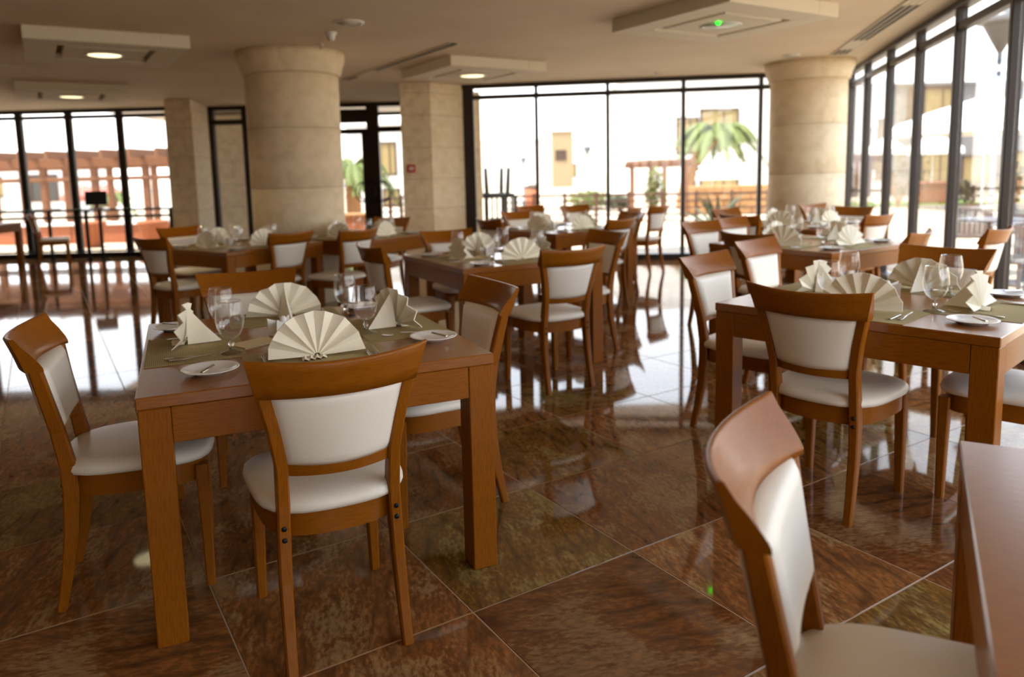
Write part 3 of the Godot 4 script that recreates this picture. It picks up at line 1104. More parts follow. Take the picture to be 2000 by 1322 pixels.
func place_settings(tabs: Array) -> void:
	var gob := base("goblet", Vector3.ZERO, 0, "", "glass", "")
	put("bowl", lathe_mesh([[0, 0.0504], [0.01512, 0.05292], [0.03276, 0.06678], [0.0441, 0.09072], [0.04851, 0.11592], [0.04662, 0.1449], [0.04095, 0.17892], [0.03969, 0.18396], [0.03818, 0.17892], [0.04435, 0.1449], [0.04624, 0.11592], [0.04183, 0.09198], [0.03087, 0.06993], [0.01386, 0.05733], [0, 0.05607]], 32), M.bowl_glass, gob)
	put("stem", lathe_mesh([[0, 0], [0.04095, 0], [0.04221, 0.00227], [0.0378, 0.00504], [0.01512, 0.01008], [0.00819, 0.01764], [0.00756, 0.02772], [0.01071, 0.03402], [0.01071, 0.0378], [0.00693, 0.04284], [0.01008, 0.04851], [0, 0.04977]], 28), M.glass, gob)
	var plate := base("bread_plate", Vector3.ZERO, 0, "", "plate", "")
	put("dish", lathe_mesh([[0.0, 0.004], [0.042, 0.003], [0.044, 0.0], [0.048, 0.0], [0.052, 0.004], [0.078, 0.013], [0.086, 0.0155], [0.0865, 0.0172], [0.0845, 0.0178], [0.076, 0.0158], [0.054, 0.0085], [0.044, 0.0068], [0.0, 0.0068]], 48), M.china, plate)
	var mat_ := base("placemat", Vector3.ZERO, 0, "", "placemat", "")
	var s := begin()
	box(s, Vector3(0, 0.001, 0), Vector3(0.46, 0.002, 0.32), 0.0006)
	put("weave", done(s), M.placemat, mat_)
	var parts := {"napkin": fan(), "fork": cutlery("fork"), "table_knife": cutlery("table_knife"), "spoon": cutlery("spoon"), "butter_knife": cutlery("butter_knife"), "goblet": gob, "bread_plate": plate, "placemat": mat_}
	var looks := {"napkin": "pleated cream napkin fan", "fork": "steel fork", "table_knife": "steel table knife", "spoon": "steel spoon", "butter_knife": "butter knife on the bread plate", "goblet": "clear short stemmed water goblet", "bread_plate": "small white bread plate", "placemat": "olive woven placemat"}
	var groups := {"napkin": "cream napkin fans", "fork": "steel forks", "table_knife": "steel table knives", "spoon": "steel spoons", "butter_knife": "butter knives on the bread plates", "goblet": "water goblets", "bread_plate": "white bread plates", "placemat": "olive woven placemats"}
	var fresh := {}
	for t in tabs:
		if t[3] == "": continue
		var frame := Transform3D(Basis(Vector3.UP, -deg_to_rad(t[2])), t[1])
		for k in 4:
			# the four sides: local +z is the near side
			var side: String = ["near side", "window side", "far side", "bar side"][k]
			if t[0] == "R": side = ["near side", "window side", "far side", "corner side"][k]
			var f := frame * Transform3D(Basis(Vector3.UP, k * PI / 2), Vector3.ZERO)
			var j := func(a: float) -> float: return rng.randf_range(-a, a)
			var lay := {
				"placemat": [Vector3(0, TOP, 0.37), 0.0], "napkin": [Vector3(j.call(0.015), TOP + 0.002, 0.345), PI + j.call(0.12)],
				"fork": [Vector3(-0.17, TOP + 0.002, 0.37), j.call(0.08)], "table_knife": [Vector3(0.165, TOP + 0.002, 0.37), j.call(0.05)],
				"spoon": [Vector3(0.192, TOP + 0.002, 0.36), j.call(0.06)],
				"bread_plate": [Vector3(-0.335, TOP, 0.40), 0.0], "butter_knife": [Vector3(-0.325, TOP + 0.0175, 0.40), -0.9 + j.call(0.25)],
				"goblet": [Vector3(0.24 + j.call(0.015), TOP, 0.17 + j.call(0.02)), 0.0]}
			if t[0] == "A":      # the front table, slightly longer, is laid as the photograph shows it
				var g: Array = [[0.237, 0.06], [0.33, 0.243], [0.264, 0.20], [0.15, 0.255]][k]
				var pl: Array = [[-0.334, 0.39], [-0.29, 0.43], [-0.34, 0.49], [-0.40, 0.43]][k]
				var nz: float = [0.36, 0.38, 0.44, 0.41][k]
				lay["goblet"] = [Vector3(g[0], TOP, g[1]), 0.0]
				lay["bread_plate"] = [Vector3(pl[0], TOP, pl[1]), 0.0]
				lay["butter_knife"] = [Vector3(pl[0] + 0.01, TOP + 0.0175, pl[1]), [-0.5, -1.2, 0.6, -0.9][k]]
				lay["napkin"] = [Vector3([0.0, 0.02, 0.0, -0.09][k], TOP + 0.002, nz), PI + [0.0, 0.30, 0.05, -0.15][k]]
				if k == 2:
					for w2 in ["placemat", "fork", "table_knife", "spoon"]: lay[w2][0].z += 0.07
			for w in lay:
				var tr := f * Transform3D(Basis(Vector3.UP, lay[w][1]), lay[w][0])
				var label: String = "%s on the %s of %s" % [looks[w], side, t[3]]
				var o: Node3D = parts[w]
				if fresh.has(w): o = copy(o, tr.origin, 0, label)
				fresh[w] = true
				o.transform = tr
				o.set_meta("label", label)
				o.set_meta("group", groups[w])
		var h := base("sachet_holder", frame * Vector3(-0.05, TOP, -0.09), -deg_to_rad(t[2]) + 0.5, "white china sachet holder in the middle of " + t[3], "holder", "white sachet holders")
		for sz in [-1.0, 1.0]:
			s = begin()
			var rings := []
			for i in 9:
				var u := -1.0 + i / 4.0
				var top := 0.052 + 0.014 * absf(u) * absf(u)
				var z: float = sz * (0.024 - 0.005 * (1.0 - u * u))
				var r := PackedVector3Array([Vector3(u * 0.05, 0.004, z - 0.002), Vector3(u * 0.05, top, z * 1.25 - 0.002), Vector3(u * 0.05, top, z * 1.25 + 0.002), Vector3(u * 0.05, 0.004, z + 0.002)])
				rings.append(r)
			loft(s, rings, true, -1)
			put("wall", done(s), M.china, h)
		put("foot", box_mesh(Vector3(0, 0.003, 0), Vector3(0.10, 0.006, 0.056), 0.002), M.china, h)
		put("shaker", lathe_mesh([[0.0, 0.006], [0.014, 0.006], [0.016, 0.03], [0.013, 0.062], [0.008, 0.07], [0.0, 0.072]], 18), M.china, h)
		var cd := base("menu_card", frame * Vector3(-0.17, TOP, 0.03), -deg_to_rad(t[2]) + 0.55, "cream folded card lying in the middle of " + t[3], "card", "cream table cards")
		put("front_leaf", box_mesh(Vector3(0, 0.0045, 0), Vector3(0.15, 0.0012, 0.10)), M.card, cd)
		put("rear_leaf", box_mesh(Vector3(0, 0.001, 0), Vector3(0.15, 0.002, 0.10)), M.card, cd)


# ---------------------------------------------------------------- outside
const GND := -0.12


func ground_at(px: float, py: float, y := GND) -> Vector3:
	var v := cam_basis * Vector3((px - 961.6) / 1437.7, -(py - 523.4) / 1437.7, -1.0)
	return EYE + v * ((y - EYE.y) / v.y)


func outside() -> void:
	struct("terrace", box_mesh(Vector3(0, GND - 0.25, -60), Vector3(240, 0.5, 160)), M.paving, "pale sunlit paving outside the windows")
	struct("trim_7", box_mesh(Vector3(1.75, 3.08, -12.2), Vector3(5.6, 0.18, 2.3), 0.02), M.plaster, "flat roof eave above the far window wall outside")
	# exterior limestone by the far windows and behind the door side light
	pier("trim_3", [Vector2(-0.36, -12.3), Vector2(-0.14, -12.3), Vector2(-0.14, -13.1), Vector2(-0.36, -13.1)], "narrow exterior limestone pier just outside the far windows")
	var s := begin()
	box(s, Vector3(-5.4, 1.3, -15.2), Vector3(2.2, 2.9, 0.3))
	var w := struct("trim_4", done(s), M.stone_joint, "exterior limestone wall seen through the narrow side light")
	for r in 6:
		for c in 3:
			put("stone_block", box_mesh(Vector3(-6.1 + c * 0.72 + (0.2 if r % 2 else 0.0), 0.12 + r * 0.46, -15.04), Vector3(0.714, 0.454, 0.04), 0.004), M.stone, w)
	stacked_chairs()
	middle()
	right_side()
	left_side()
	door_side()


func stacked_chairs() -> void:
	var p := at(968, 400, 13.2)
	var o := base("outdoor_table", Vector3(p.x, GND, p.z), 0.35, "tall grey outdoor table just outside the far windows with an upturned chair on it", "table")
	put("table_top", box_mesh(Vector3(0, 1.07, 0), Vector3(0.62, 0.04, 0.62), 0.004), M.outdoor_grey, o)
	for k in 4: put("leg", box_mesh(Vector3(0.27 if k & 1 else -0.27, 0.525, 0.27 if k & 2 else -0.27), Vector3(0.06, 1.05, 0.06), 0.003), M.outdoor_grey, o)
	var c := base("outdoor_chair", Vector3(p.x - 0.02, GND + 1.092, p.z), 0.3, "grey outdoor chair turned upside down on the outdoor table", "chair")
	put("seat", box_mesh(Vector3(0, 0.02, 0), Vector3(0.46, 0.04, 0.44), 0.006), M.outdoor_grey, c)
	for k in 4:
		var s := begin()
		var x := 0.19 if k & 1 else -0.19
		var z := 0.18 if k & 2 else -0.18
		limb(s, [[Vector3(x, 0.04, z), 0.065, 0.065], [Vector3(x * 1.12, 0.48, z * 1.1), 0.05, 0.05]], 0.003)
		put("leg", done(s), M.outdoor_grey, c)
	var b := begin()
	for k in 5: box(b, Vector3(-0.18 + 0.09 * k, -0.19, 0.43), Vector3(0.03, 0.44, 0.02))
	box(b, Vector3(0, -0.40, 0.43), Vector3(0.46, 0.04, 0.03))
	box(b, Vector3(0, 0.02, 0.33), Vector3(0.46, 0.03, 0.22))
	put("backrest", done(b), M.outdoor_grey, c)


func railing(called: String, a: Vector3, b: Vector3, h: float, n: int, posts: int, label: String) -> void:
	var o := base(called, a, 0, label, "railing")
	o.transform = along(Vector2(a.x, a.z), Vector2(b.x, b.z))
	o.position = a
	var l := Vector2(a.x, a.z).distance_to(Vector2(b.x, b.z))
	for i in n: put("rail", box_mesh(Vector3(l * 0.5, h - 0.03 - i * (h - 0.12) / n, 0), Vector3(l, 0.034 if i else 0.055, 0.04), 0.004), M.rail_timber, o)
	for i in posts: put("post", box_mesh(Vector3(l * i / (posts - 1), h * 0.5 + 0.02, 0.03), Vector3(0.07, h + 0.04, 0.07), 0.004), M.rail_timber, o)


# a plain block of a house: windows are [x0, x1, y0, y1, material] on its front, which faces +z
func house(called: String, where: Vector3, turn: float, size: Vector3, wins: Array, label: String, m: Material) -> Node3D:
	var o := base(called, where, turn, label, "building")
	put("wall", box_mesh(Vector3(0, size.y * 0.5, -size.z * 0.5), size, 0.02), m, o)
	put("parapet", box_mesh(Vector3(0, size.y + 0.06, -size.z * 0.5), Vector3(size.x + 0.2, 0.14, size.z + 0.2), 0.02), m, o)
	for w in wins:
		var c := Vector3((w[0] + w[1]) * 0.5, (w[2] + w[3]) * 0.5, 0)
		var d := Vector3(w[1] - w[0], w[3] - w[2], 0)
		var f := begin()
		for sx in [-1, 1]: box(f, c + Vector3(sx * d.x * 0.5, 0, 0.03), Vector3(0.09, d.y + 0.09, 0.1))
		for sy in [-1, 1]: box(f, c + Vector3(0, sy * d.y * 0.5, 0.03), Vector3(d.x + 0.09, 0.09, 0.1))
		box(f, c + Vector3(d.x * 0.12, 0, 0.03), Vector3(0.05, d.y, 0.07))
		var fr := put("window", done(f), M.brown_panel, o)
		put("curtain", box_mesh(c + Vector3(0, 0, 0.01), Vector3(d.x, d.y, 0.04)), M[w[4]], fr)
	return o


func palm(where: Vector3, h: float, r: float, n: int, seed_: int, label: String, lean := Vector3.ZERO) -> void:
	var o := base("palm_tree", where, 0, label, "palm tree")
	var g := RandomNumberGenerator.new()
	g.seed = seed_
	var s := begin()
	var pts := []
	for i in 9:
		var t := i / 8.0
		pts.append(Vector3(0, h * t, 0) + lean * t * t)
	tube(s, pts, 0.26, 10, false, 0.19)
	for i in 14: lathe(s, [[0.21, h * i / 14.0], [0.29, h * (i + 0.7) / 14.0], [0.2, h * (i + 0.95) / 14.0]], 10, lean * pow((i + 0.5) / 14.0, 2))
	put("trunk", done(s), M.bark, o)
	var crown := Vector3(0, h, 0) + lean
	for k in n:
		var f := begin()
		f.set_smooth_group(-1)
		var yaw := TAU * k / n + g.randf_range(-0.25, 0.25)
		var lift := g.randf_range(0.15, 1.25)
		var l := r * g.randf_range(0.8, 1.1)
		var dir := Vector3(cos(yaw), 0, sin(yaw))
		var side := Vector3(-dir.z, 0, dir.x)
		var sp := []
		for i in 13:
			var t := i / 12.0
			sp.append(crown + dir * (l * (t * cos(lift * 0.6) - 0.12 * t * t)) + Vector3.UP * (l * (sin(lift) * t - (0.75 + 0.25 * lift) * t * t)))
		tube(f, sp, 0.025, 5, false, 0.008)
		f.set_smooth_group(-1)
		for i in range(1, 13):
			var ax: Vector3 = (sp[i] - sp[i - 1]).normalized()
			for h2 in 3:
				var p: Vector3 = sp[i - 1].lerp(sp[i], h2 / 3.0)
				for sg in [-1.0, 1.0]:
					var ll := l * 0.20 * (1.0 - absf(i / 12.0 - 0.45) * 0.9) * g.randf_range(0.85, 1.1)
					var tip: Vector3 = p + (side * sg * 0.8 + ax * 0.65 + Vector3.DOWN * g.randf_range(0.25, 0.6)) * ll
					var wv := ax * 0.042
					var dn := Vector3(0, -0.012, 0)
					tri(f, p - wv, p + wv, tip)
					tri(f, p + wv + dn, p - wv + dn, tip)
		put("frond", done(f), M.leaf, o)


func shrub(where: Vector3, r: float, h: float, n: int, seed_: int, m: Material, label: String) -> void:
	var o := base("shrub", where, 0, label, "shrub")
	var g := RandomNumberGenerator.new()
	g.seed = seed_
	var st := begin()
	var f := begin()
	for k in 9:
		var a := g.randf() * TAU
		var tip := Vector3(cos(a) * r * 0.7, h * g.randf_range(0.6, 0.95), sin(a) * r * 0.7)
		tube(st, [Vector3.ZERO, tip * 0.5 + Vector3(0, h * 0.1, 0), tip], 0.02, 5, false, 0.006)
	put("stem", done(st), M.bark, o)
	f.set_smooth_group(-1)
	for k in n:
		var d := Vector3(g.randfn(), g.randfn(), g.randfn()).normalized() * pow(g.randf(), 0.4)
		var p := Vector3(d.x * r, h * 0.55 + d.y * h * 0.45, d.z * r)
		var ax := Vector3(g.randfn(), g.randfn() * 0.6, g.randfn()).normalized()
		var sd := ax.cross(Vector3.UP).normalized()
		var q := 0.06 + 0.05 * g.randf()
		quad(f, p - sd * q * 0.5, p + ax * q, p + sd * q * 0.5, p - ax * q * 0.8)
	tag(put("foliage", done(f), m, o), "", "", "", "stuff")


func spiky(where: Vector3, r: float, n: int, label: String) -> void:
	var o := base("agave", where, 0, label, "plant")
	var g := RandomNumberGenerator.new()
	g.seed = 5
	for k in n:
		var a := TAU * k / n + g.randf_range(-0.2, 0.2)
		var e := g.randf_range(0.25, 1.3)
		var d := Vector3(cos(a) * cos(e), sin(e), sin(a) * cos(e))
		var sd := Vector3(-sin(a), 0, cos(a))
		var s := begin()
		var rings := []
		for i in 6:
			var t := i / 5.0
			var c := d * r * t + Vector3.DOWN * 0.25 * r * t * t + Vector3.UP * 0.1
			var wd := 0.055 * r * (1.0 - t) * (0.7 + t) + 0.004
			rings.append(PackedVector3Array([c - sd * wd, c + Vector3(0, -0.3 * wd, 0), c + sd * wd, c + Vector3(0, 0.1 * wd, 0)]))
		loft(s, rings, true, -1)
		put("leaf", done(s), M.leaf_dark, o)


func parasol(where: Vector3, r: float, h: float, top: float, n: int, m: Material, label: String, called := "parasol") -> void:
	var o := base(called, where, PI / n, label, "parasol")
	put("pole", lathe_mesh([[0.0, 0.0], [0.3, 0.0], [0.3, 0.06], [0.03, 0.08], [0.025, top], [0.0, top]], 14), M.white_plastic, o)
	var s := begin()
	s.set_smooth_group(-1)
	for k in n:
		var a0 := TAU * k / n
		var a1 := TAU * (k + 1) / n
		var p := func(a: float, rr: float, y: float) -> Vector3: return Vector3(cos(a) * rr, y, -sin(a) * rr)
		for q in [[0.02, top, 0.55, lerpf(h, top, 0.55)], [0.55, lerpf(h, top, 0.55), 1.0, h], [1.0, h, 1.01, h - 0.22]]:
			quad(s, p.call(a0, q[2] * r, q[3]), p.call(a1, q[2] * r, q[3]), p.call(a1, q[0] * r, q[1]), p.call(a0, q[0] * r, q[1]))
			quad(s, p.call(a1, q[2] * r - 0.012, q[3] - 0.012), p.call(a0, q[2] * r - 0.012, q[3] - 0.012), p.call(a0, q[0] * r, q[1] - 0.012), p.call(a1, q[0] * r, q[1] - 0.012))
	put("canopy", done(s), m, o)
	s = begin()
	for k in n:
		var a := TAU * k / n
		tube(s, [Vector3(0, top - 0.05, 0), Vector3(cos(a) * r * 0.98, h - 0.03, -sin(a) * r * 0.98)], 0.012, 5)
	put("ribs", done(s), M.white_plastic, o)


func lamp_post(where: Vector3, h: float, w: float, label: String) -> void:
	var o := base("lamp_post", where, 0, label, "lamp post")
	put("pole", lathe_mesh([[0.0, 0.0], [0.09, 0.0], [0.09, 0.25], [0.045, 0.3], [0.035, h - w * 1.1], [0.0, h - w * 1.1]], 14), M.grey_metal, o)
	put("lantern", lathe_mesh([[0.0, h - w * 1.15], [0.04, h - w * 1.15], [w * 0.42, h - w * 0.45], [w * 0.40, h - w * 0.42], [0.0, h - w * 0.42]], 20), M.plaster_grey if h < 3.2 else M.outdoor_grey, o)
	put("hood", lathe_mesh([[0.0, h - w * 0.42], [w * 0.5, h - w * 0.42], [w * 0.56, h - w * 0.40], [w * 0.3, h - w * 0.12], [0.0, h]], 20), M.grey_metal, o)


func middle() -> void:
	var h := func(py: float, px: float, d: float) -> float: return at(px, py, d).y - GND
	# the white house with gold curtains behind the palm
	var d := 40.0
	var a := at(1388, 300, d)
	var wx := func(px: float) -> float: return at(px, 300, d).x - a.x
	house("garden_house", Vector3(a.x, GND, a.z), 0.0, Vector3(8.8, h.call(150, 1400, d), 8.0), [[wx.call(1322), wx.call(1362), h.call(300, 1340, d), h.call(231, 1340, d), "curtain"], [wx.call(1368), wx.call(1440), h.call(275, 1400, d), h.call(214, 1400, d), "curtain"], [wx.call(1368), wx.call(1441), h.call(374, 1400, d), h.call(338, 1400, d), "curtain"], [wx.call(1338), wx.call(1357), h.call(374, 1348, d), h.call(340, 1348, d), "brown_panel"]], "large white house with gold curtained windows behind the palm tree", M.plaster)
	d = 75.0
	a = at(1100, 350, d)
	var t := house("tower", Vector3(a.x, GND, a.z), 0.0, Vector3(2.0, h.call(258, 1105, d), 2.0), [[-0.7, 0.3, h.call(312, 1105, d), h.call(294, 1105, d), "brown_panel"]], "slim pale tower with one small window far behind", M.plaster_cream)
	var b := at(1020, 350, 85.0)
	house("white_house", Vector3(b.x, GND, b.z), 0.05, Vector3(16, 5.2, 6), [[5.0, 6.2, 1.0, 2.4, "curtain"]], "low white house far out beyond the garden", M.plaster)
	lamp_post(ground_at(1148, 397), 2.7, 0.4, "thin lamp post beyond the far windows by the shrubs")
	lamp_post(ground_at(1024, 404), 2.2, 0.28, "small lamp post behind the upturned outdoor chair")
	var bx := ground_at(1026, 405) + Vector3(0.2, 0, 2.0)
	var bin_ := base("litter_bin", bx, 0, "small terracotta bin out on the terrace", "bin")
	put("body", lathe_mesh([[0.0, 0.0], [0.26, 0.0], [0.30, 0.85], [0.27, 0.85], [0.25, 0.1], [0.0, 0.1]], 16), M.terracotta, bin_)
	put("lid", lathe_mesh([[0.0, 0.86], [0.31, 0.86], [0.31, 0.93], [0.1, 1.02], [0.0, 1.02]], 16), M.brown_panel, bin_)
	railing("railing", at(985, 392, 19.0) * Vector3(1, 0, 1) + Vector3(0, GND, 0), at(1500, 378, 17.0) * Vector3(1, 0, 1) + Vector3(0, GND, 0), 0.92, 5, 9, "timber terrace railing beyond the far windows")
	var p := at(1334, 380, 28.0)
	palm(Vector3(p.x, GND, p.z), 2.75, 2.1, 46, 3, "broad green palm tree before the gold curtained house", Vector3(1.25, 0, 0))
	p = at(1392, 345, 33.0)
	parasol(Vector3(p.x, GND, p.z), 1.27, h.call(340, 1392, 33.0), h.call(304, 1392, 33.0), 8, M.canvas, "white garden parasol under the palm fronds")
	p = at(1402, 412, 15.6)
	spiky(Vector3(p.x, GND + 0.03, p.z), 1.3, 26, "spiky agave plant beside the terrace railing")
	var k := base("garden_wall", at(1400, 385, 24.0) * Vector3(1, 0, 1) + Vector3(0.6, GND, 0), 0.0, "low sand coloured rock wall below the white parasol", "wall")
	for r in 4:
		for c in 6: put("stone", box_mesh(Vector3(-1.5 + c * 0.56 + (0.2 if r % 2 else 0.0), 0.115 + r * 0.23, rng.randf_range(-0.04, 0.04)), Vector3(0.55, 0.225, 0.4), 0.03), M.sand_rock, k)
	# vine grown pergola
	p = at(1272, 345, 22.5)
	var g := base("garden_pergola", Vector3(p.x, GND, p.z), 0.1, "small timber pergola with a vine grown post", "pergola")
	for x in [0.0, 1.1]:
		for z in [0.0, -2.0]: put("post", box_mesh(Vector3(x, 0.78, z), Vector3(0.12, 1.56, 0.12), 0.006), M.timber, g)
	for z in [0.0, -2.0]: put("beam", box_mesh(Vector3(0.5, 1.62, z), Vector3(1.5, 0.14, 0.08), 0.006), M.timber, g)
	for i in 4: put("rafter", box_mesh(Vector3(-0.1 + i * 0.41, 1.73, -1.0), Vector3(0.07, 0.1, 2.6), 0.004), M.timber, g)
	shrub(Vector3(p.x, GND, p.z + 0.48), 0.30, 1.6, 700, 31, M.leaf, "climbing vine on the post of the small pergola")
	p = ground_at(1152, 410)
	shrub(Vector3(p.x, GND, p.z), 0.95, 0.75, 1300, 41, M.leaf, "low green shrub outside beneath the thin lamp post")
	var q := ground_at(1195, 412)
	shrub(Vector3(q.x + 0.2, GND, q.z + 0.4), 0.6, 0.6, 800, 42, M.leaf_dark, "darker low shrub beside the terrace railing")


func right_side() -> void:
	var d := 34.0
	var h := func(py: float, px: float, dd: float) -> float: return at(px, py, dd).y - GND
	var a := at(1880, 300, d)
	var wx := func(px: float) -> float: return at(px, 300, d).x - a.x
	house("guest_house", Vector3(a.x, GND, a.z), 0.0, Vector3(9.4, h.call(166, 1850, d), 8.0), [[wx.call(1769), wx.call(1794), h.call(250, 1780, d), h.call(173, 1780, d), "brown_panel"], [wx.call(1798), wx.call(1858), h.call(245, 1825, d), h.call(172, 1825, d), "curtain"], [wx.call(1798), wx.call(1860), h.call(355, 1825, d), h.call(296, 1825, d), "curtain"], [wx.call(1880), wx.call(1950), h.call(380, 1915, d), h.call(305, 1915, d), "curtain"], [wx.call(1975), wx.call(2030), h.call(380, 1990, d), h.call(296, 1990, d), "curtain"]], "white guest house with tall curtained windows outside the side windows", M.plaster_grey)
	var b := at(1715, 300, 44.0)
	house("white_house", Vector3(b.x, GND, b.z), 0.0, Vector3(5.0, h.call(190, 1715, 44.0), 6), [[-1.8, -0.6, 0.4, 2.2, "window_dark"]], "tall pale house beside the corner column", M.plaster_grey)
	var p := at(1925, 250, 23.0)
	parasol(Vector3(p.x, GND, p.z), 2.9, h.call(246, 1925, 23.0), h.call(186, 1925, 23.0), 4, M.canvas, "large white square canopy tent outside the side windows")
	p = at(1822, 300, 30.0)
	parasol(Vector3(p.x, GND, p.z), 1.1, h.call(290, 1822, 30.0), h.call(262, 1822, 30.0), 4, M.canvas, "small white canopy before the guest house")
	p = at(1730, 300, 32.0)
	parasol(Vector3(p.x, GND, p.z), 0.75, h.call(288, 1765, 30.0), h.call(262, 1765, 30.0), 8, M.canvas, "small round white parasol left of the guest house")
	p = at(1826, 375, 27.0)
	var k := base("planter", Vector3(p.x, GND + 0.036, p.z), 0, "orange brick coloured planter box on the lawn strip", "planter")
	put("box", box_mesh(Vector3(0, 0.35, 0), Vector3(1.35, 0.70, 0.5), 0.02), M.terracotta, k)
	put("rim", box_mesh(Vector3(0, 0.72, 0), Vector3(1.45, 0.08, 0.6), 0.02), M.terracotta, k)
	tag(put("lawn", box_mesh(Vector3(24.5, GND + 0.015, -27.2), Vector3(23, 0.04, 2.6)), M.lawn), "strip of green lawn before the guest house", "lawn", "", "stuff")
	for q in [[1757, 330, 25.0, 1.0, 2.1, 71, "thin leafless shrub seen between side mullions"], [1900, 360, 25.5, 0.6, 0.9, 72, "small shrub under the large canopy tent"], [1660, 370, 30.0, 0.5, 1.4, 73, "green bush at the foot of the pale house"], [1980, 400, 24.0, 0.9, 1.5, 74, "bush at the outer end of the lawn strip"]]:
		p = at(q[0], q[1], q[2])
		shrub(Vector3(p.x, GND, p.z), q[3], q[4], 500 if q[5] == 71 else 1000, q[5], M.leaf_dark, q[6])
	p = at(1941, 300, 12.0)
	lamp_post(Vector3(p.x, GND, p.z), h.call(14, 1945, 12.0), 0.6, "tall lamp post with cone lantern close outside the side windows")
	for q in [[1935, 9.6, 0.2, "round outdoor table close outside the side windows"], [2010, 8.6, 0.5, "round outdoor table at the picture edge outside"]]:
		p = at(q[0], 430, q[1])
		var o := base("outdoor_table", Vector3(p.x, GND, p.z), q[2], q[3], "table")
		put("table_top", lathe_mesh([[0.0, 0.70], [0.36, 0.70], [0.37, 0.715], [0.36, 0.73], [0.0, 0.73]], 28), M.grey_metal, o)
		put("pedestal", lathe_mesh([[0.0, 0.0], [0.24, 0.0], [0.24, 0.03], [0.04, 0.06], [0.035, 0.70], [0.0, 0.70]], 18), M.grey_metal, o)
	for q in [[1985, 11.0, 2.2, "dark wicker chair outside near the tall lamp post"], [1960, 7.9, 0.8, "dark wicker chair outside at the picture edge"], [1895, 10.6, -0.6, "dark wicker chair outside behind the round table"]]:
		p = at(q[0], 430, q[1])
		var o := base("wicker_chair", Vector3(p.x, GND, p.z), q[2], q[3], "chair")
		put("seat", box_mesh(Vector3(0, 0.42, 0), Vector3(0.5, 0.06, 0.48), 0.015), M.wicker, o)
		for m in 4: put("leg", box_mesh(Vector3(0.21 if m & 1 else -0.21, 0.20, 0.2 if m & 2 else -0.2), Vector3(0.04, 0.40, 0.04), 0.004), M.wicker, o)
		var s := begin()
		for i in 9:
			var u := -1.0 + i / 4.0
			box(s, Vector3(u * 0.24, 0.62, 0.22 - 0.06 * u * u), Vector3(0.055, 0.40, 0.03))
		put("backrest", done(s), M.wicker, o)


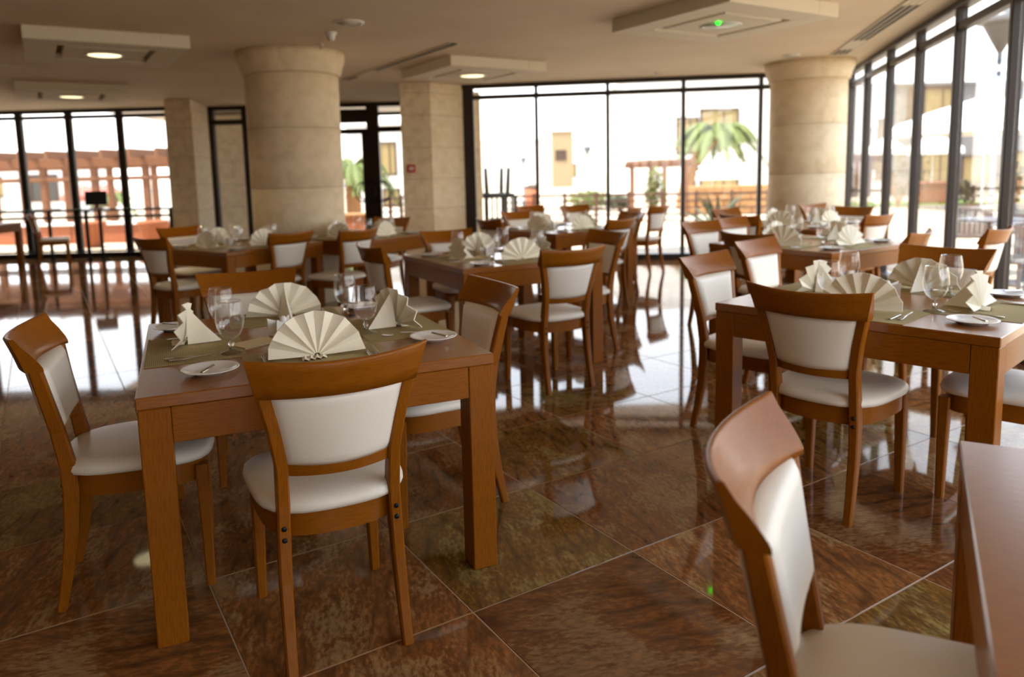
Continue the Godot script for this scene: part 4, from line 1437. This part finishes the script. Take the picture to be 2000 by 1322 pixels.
func left_side() -> void:
	# long timber pergola
	var o := base("pergola", Vector3(-12.5, GND, -20.5), -0.06, "long orange timber pergola outside the bar windows", "pergola")
	for i in 9:
		var x := -5.6 + i * 1.45
		put("post", box_mesh(Vector3(x, 1.0, 0.0), Vector3(0.16, 2.0, 0.16), 0.01), M.timber, o)
		put("post", box_mesh(Vector3(x, 1.0, -3.2), Vector3(0.16, 2.0, 0.16), 0.01), M.timber, o)
	for z in [0.1, -3.2]:
		put("beam", box_mesh(Vector3(0.2, 2.06, z), Vector3(12.6, 0.24, 0.09), 0.008), M.timber, o)
		put("beam", box_mesh(Vector3(0.2, 1.62, z), Vector3(12.6, 0.10, 0.06), 0.006), M.timber, o)
	for i in 17: put("rafter", box_mesh(Vector3(-5.9 + i * 0.75, 2.27, -1.5), Vector3(0.09, 0.22, 4.6), 0.006), M.timber, o)
	var lw := base("garden_wall", Vector3(-12.6, GND, -18.6), -0.03, "low terracotta wall with pale coping outside the bar windows", "wall")
	for i in 9: put("panel", box_mesh(Vector3(-5.6 + i * 1.4, 0.22, 0), Vector3(1.38, 0.44, 0.24), 0.01), M.terracotta, lw)
	put("coping", box_mesh(Vector3(0, 0.48, 0), Vector3(12.7, 0.07, 0.34), 0.012), M.plaster, lw)
	var h := func(py: float, px: float, d: float) -> float: return at(px, py, d).y - GND
	var a := at(75, 360, 36.0)
	house("white_house", Vector3(a.x, GND, a.z), 0.12, Vector3(3.2, h.call(325, 75, 36.0), 5), [[-0.35, 0.85, 0.75, 1.95, "window_dark"]], "white house with one dark window behind the pergola", M.plaster)
	a = at(15, 350, 44.0)
	house("white_house", Vector3(a.x, GND, a.z), 0.1, Vector3(6.2, 2.6, 5), [[-1.6, 1.8, 0.9, 2.0, "curtain"]], "pale house with a wide window at the picture edge", M.plaster_shade)
	a = at(215, 365, 30.0)
	palm(Vector3(a.x, GND, a.z), 0.9, 1.25, 15, 9, "small green palm behind the timber pergola")
	for q in [[165, 32.0, "rose coloured garden parasol behind the monitor, nearer one"], [205, 35.0, "rose coloured garden parasol behind the monitor, farther one"]]:
		var p := at(q[0], 370, q[1])
		parasol(Vector3(p.x, GND, p.z), 0.95, 1.0, 1.45, 8, M.rose_canvas, q[2])
	struct("sea", box_mesh(Vector3(-60, GND + 0.05, -150), Vector3(140, 0.2, 60)), M.sea, "strip of blue sea at the horizon")
	for q in [[180, 455, 17.2, 0.3, "sunlit terracotta pot outside below the counter"], [300, 450, 17.0, 0.32, "wide terracotta pot outside by the bar side pier"]]:
		var p := at(q[0], q[1], q[2])
		var t := base("flower_pot", Vector3(p.x, GND, p.z), 0, q[4], "pot")
		put("pot", lathe_mesh([[0.0, 0.0], [q[3] * 0.6, 0.0], [q[3], 0.5], [q[3] * 1.08, 0.52], [q[3] * 1.08, 0.6], [q[3] * 0.9, 0.6], [q[3] * 0.85, 0.5], [0.0, 0.48]], 20), M.terracotta, t)
		put("soil", lathe_mesh([[0.0, 0.5], [q[3] * 0.86, 0.5], [0.0, 0.52]], 16), M.bark, t)


func door_side() -> void:
	var h := func(py: float, px: float, d: float) -> float: return at(px, py, d).y - GND
	var d := 36.0
	var a := at(752, 330, d)
	var wx := func(px: float) -> float: return at(px, 330, d).x - a.x
	house("white_house", Vector3(a.x, GND, a.z), 0.0, Vector3(3.6, h.call(245, 752, d), 6), [[wx.call(743), wx.call(774), h.call(341, 755, d), h.call(279, 755, d), "curtain"], [wx.call(748), wx.call(778), h.call(404, 755, d), h.call(370, 755, d), "curtain"]], "white house with curtained windows seen through the glass door", M.plaster)
	a = at(690, 380, 24.0)
	palm(Vector3(a.x, GND, a.z), 1.75, 1.9, 24, 17, "feathery palm tree seen through the glass door")
	railing("railing", at(738, 400, 18.2) * Vector3(1, 0, 1) + Vector3(0, GND, 0), at(840, 395, 20.5) * Vector3(1, 0, 1) + Vector3(0, GND, 0), 0.95, 5, 6, "timber railing seen through the glass door")
	a = at(676, 425, 19.0)
	var k := base("planter", Vector3(a.x, GND, a.z), 0.05, "sunlit terracotta planter seen through the glass door", "planter")
	put("box", box_mesh(Vector3(0, 0.25, 0), Vector3(1.3, 0.5, 0.5), 0.02), M.terracotta, k)
	put("rim", box_mesh(Vector3(0, 0.52, 0), Vector3(1.38, 0.07, 0.58), 0.015), M.sand_rock, k)
	shrub(Vector3(a.x - 0.3, GND + 0.58, a.z), 0.17, 0.4, 300, 91, M.leaf, "small green plant in the terracotta planter")
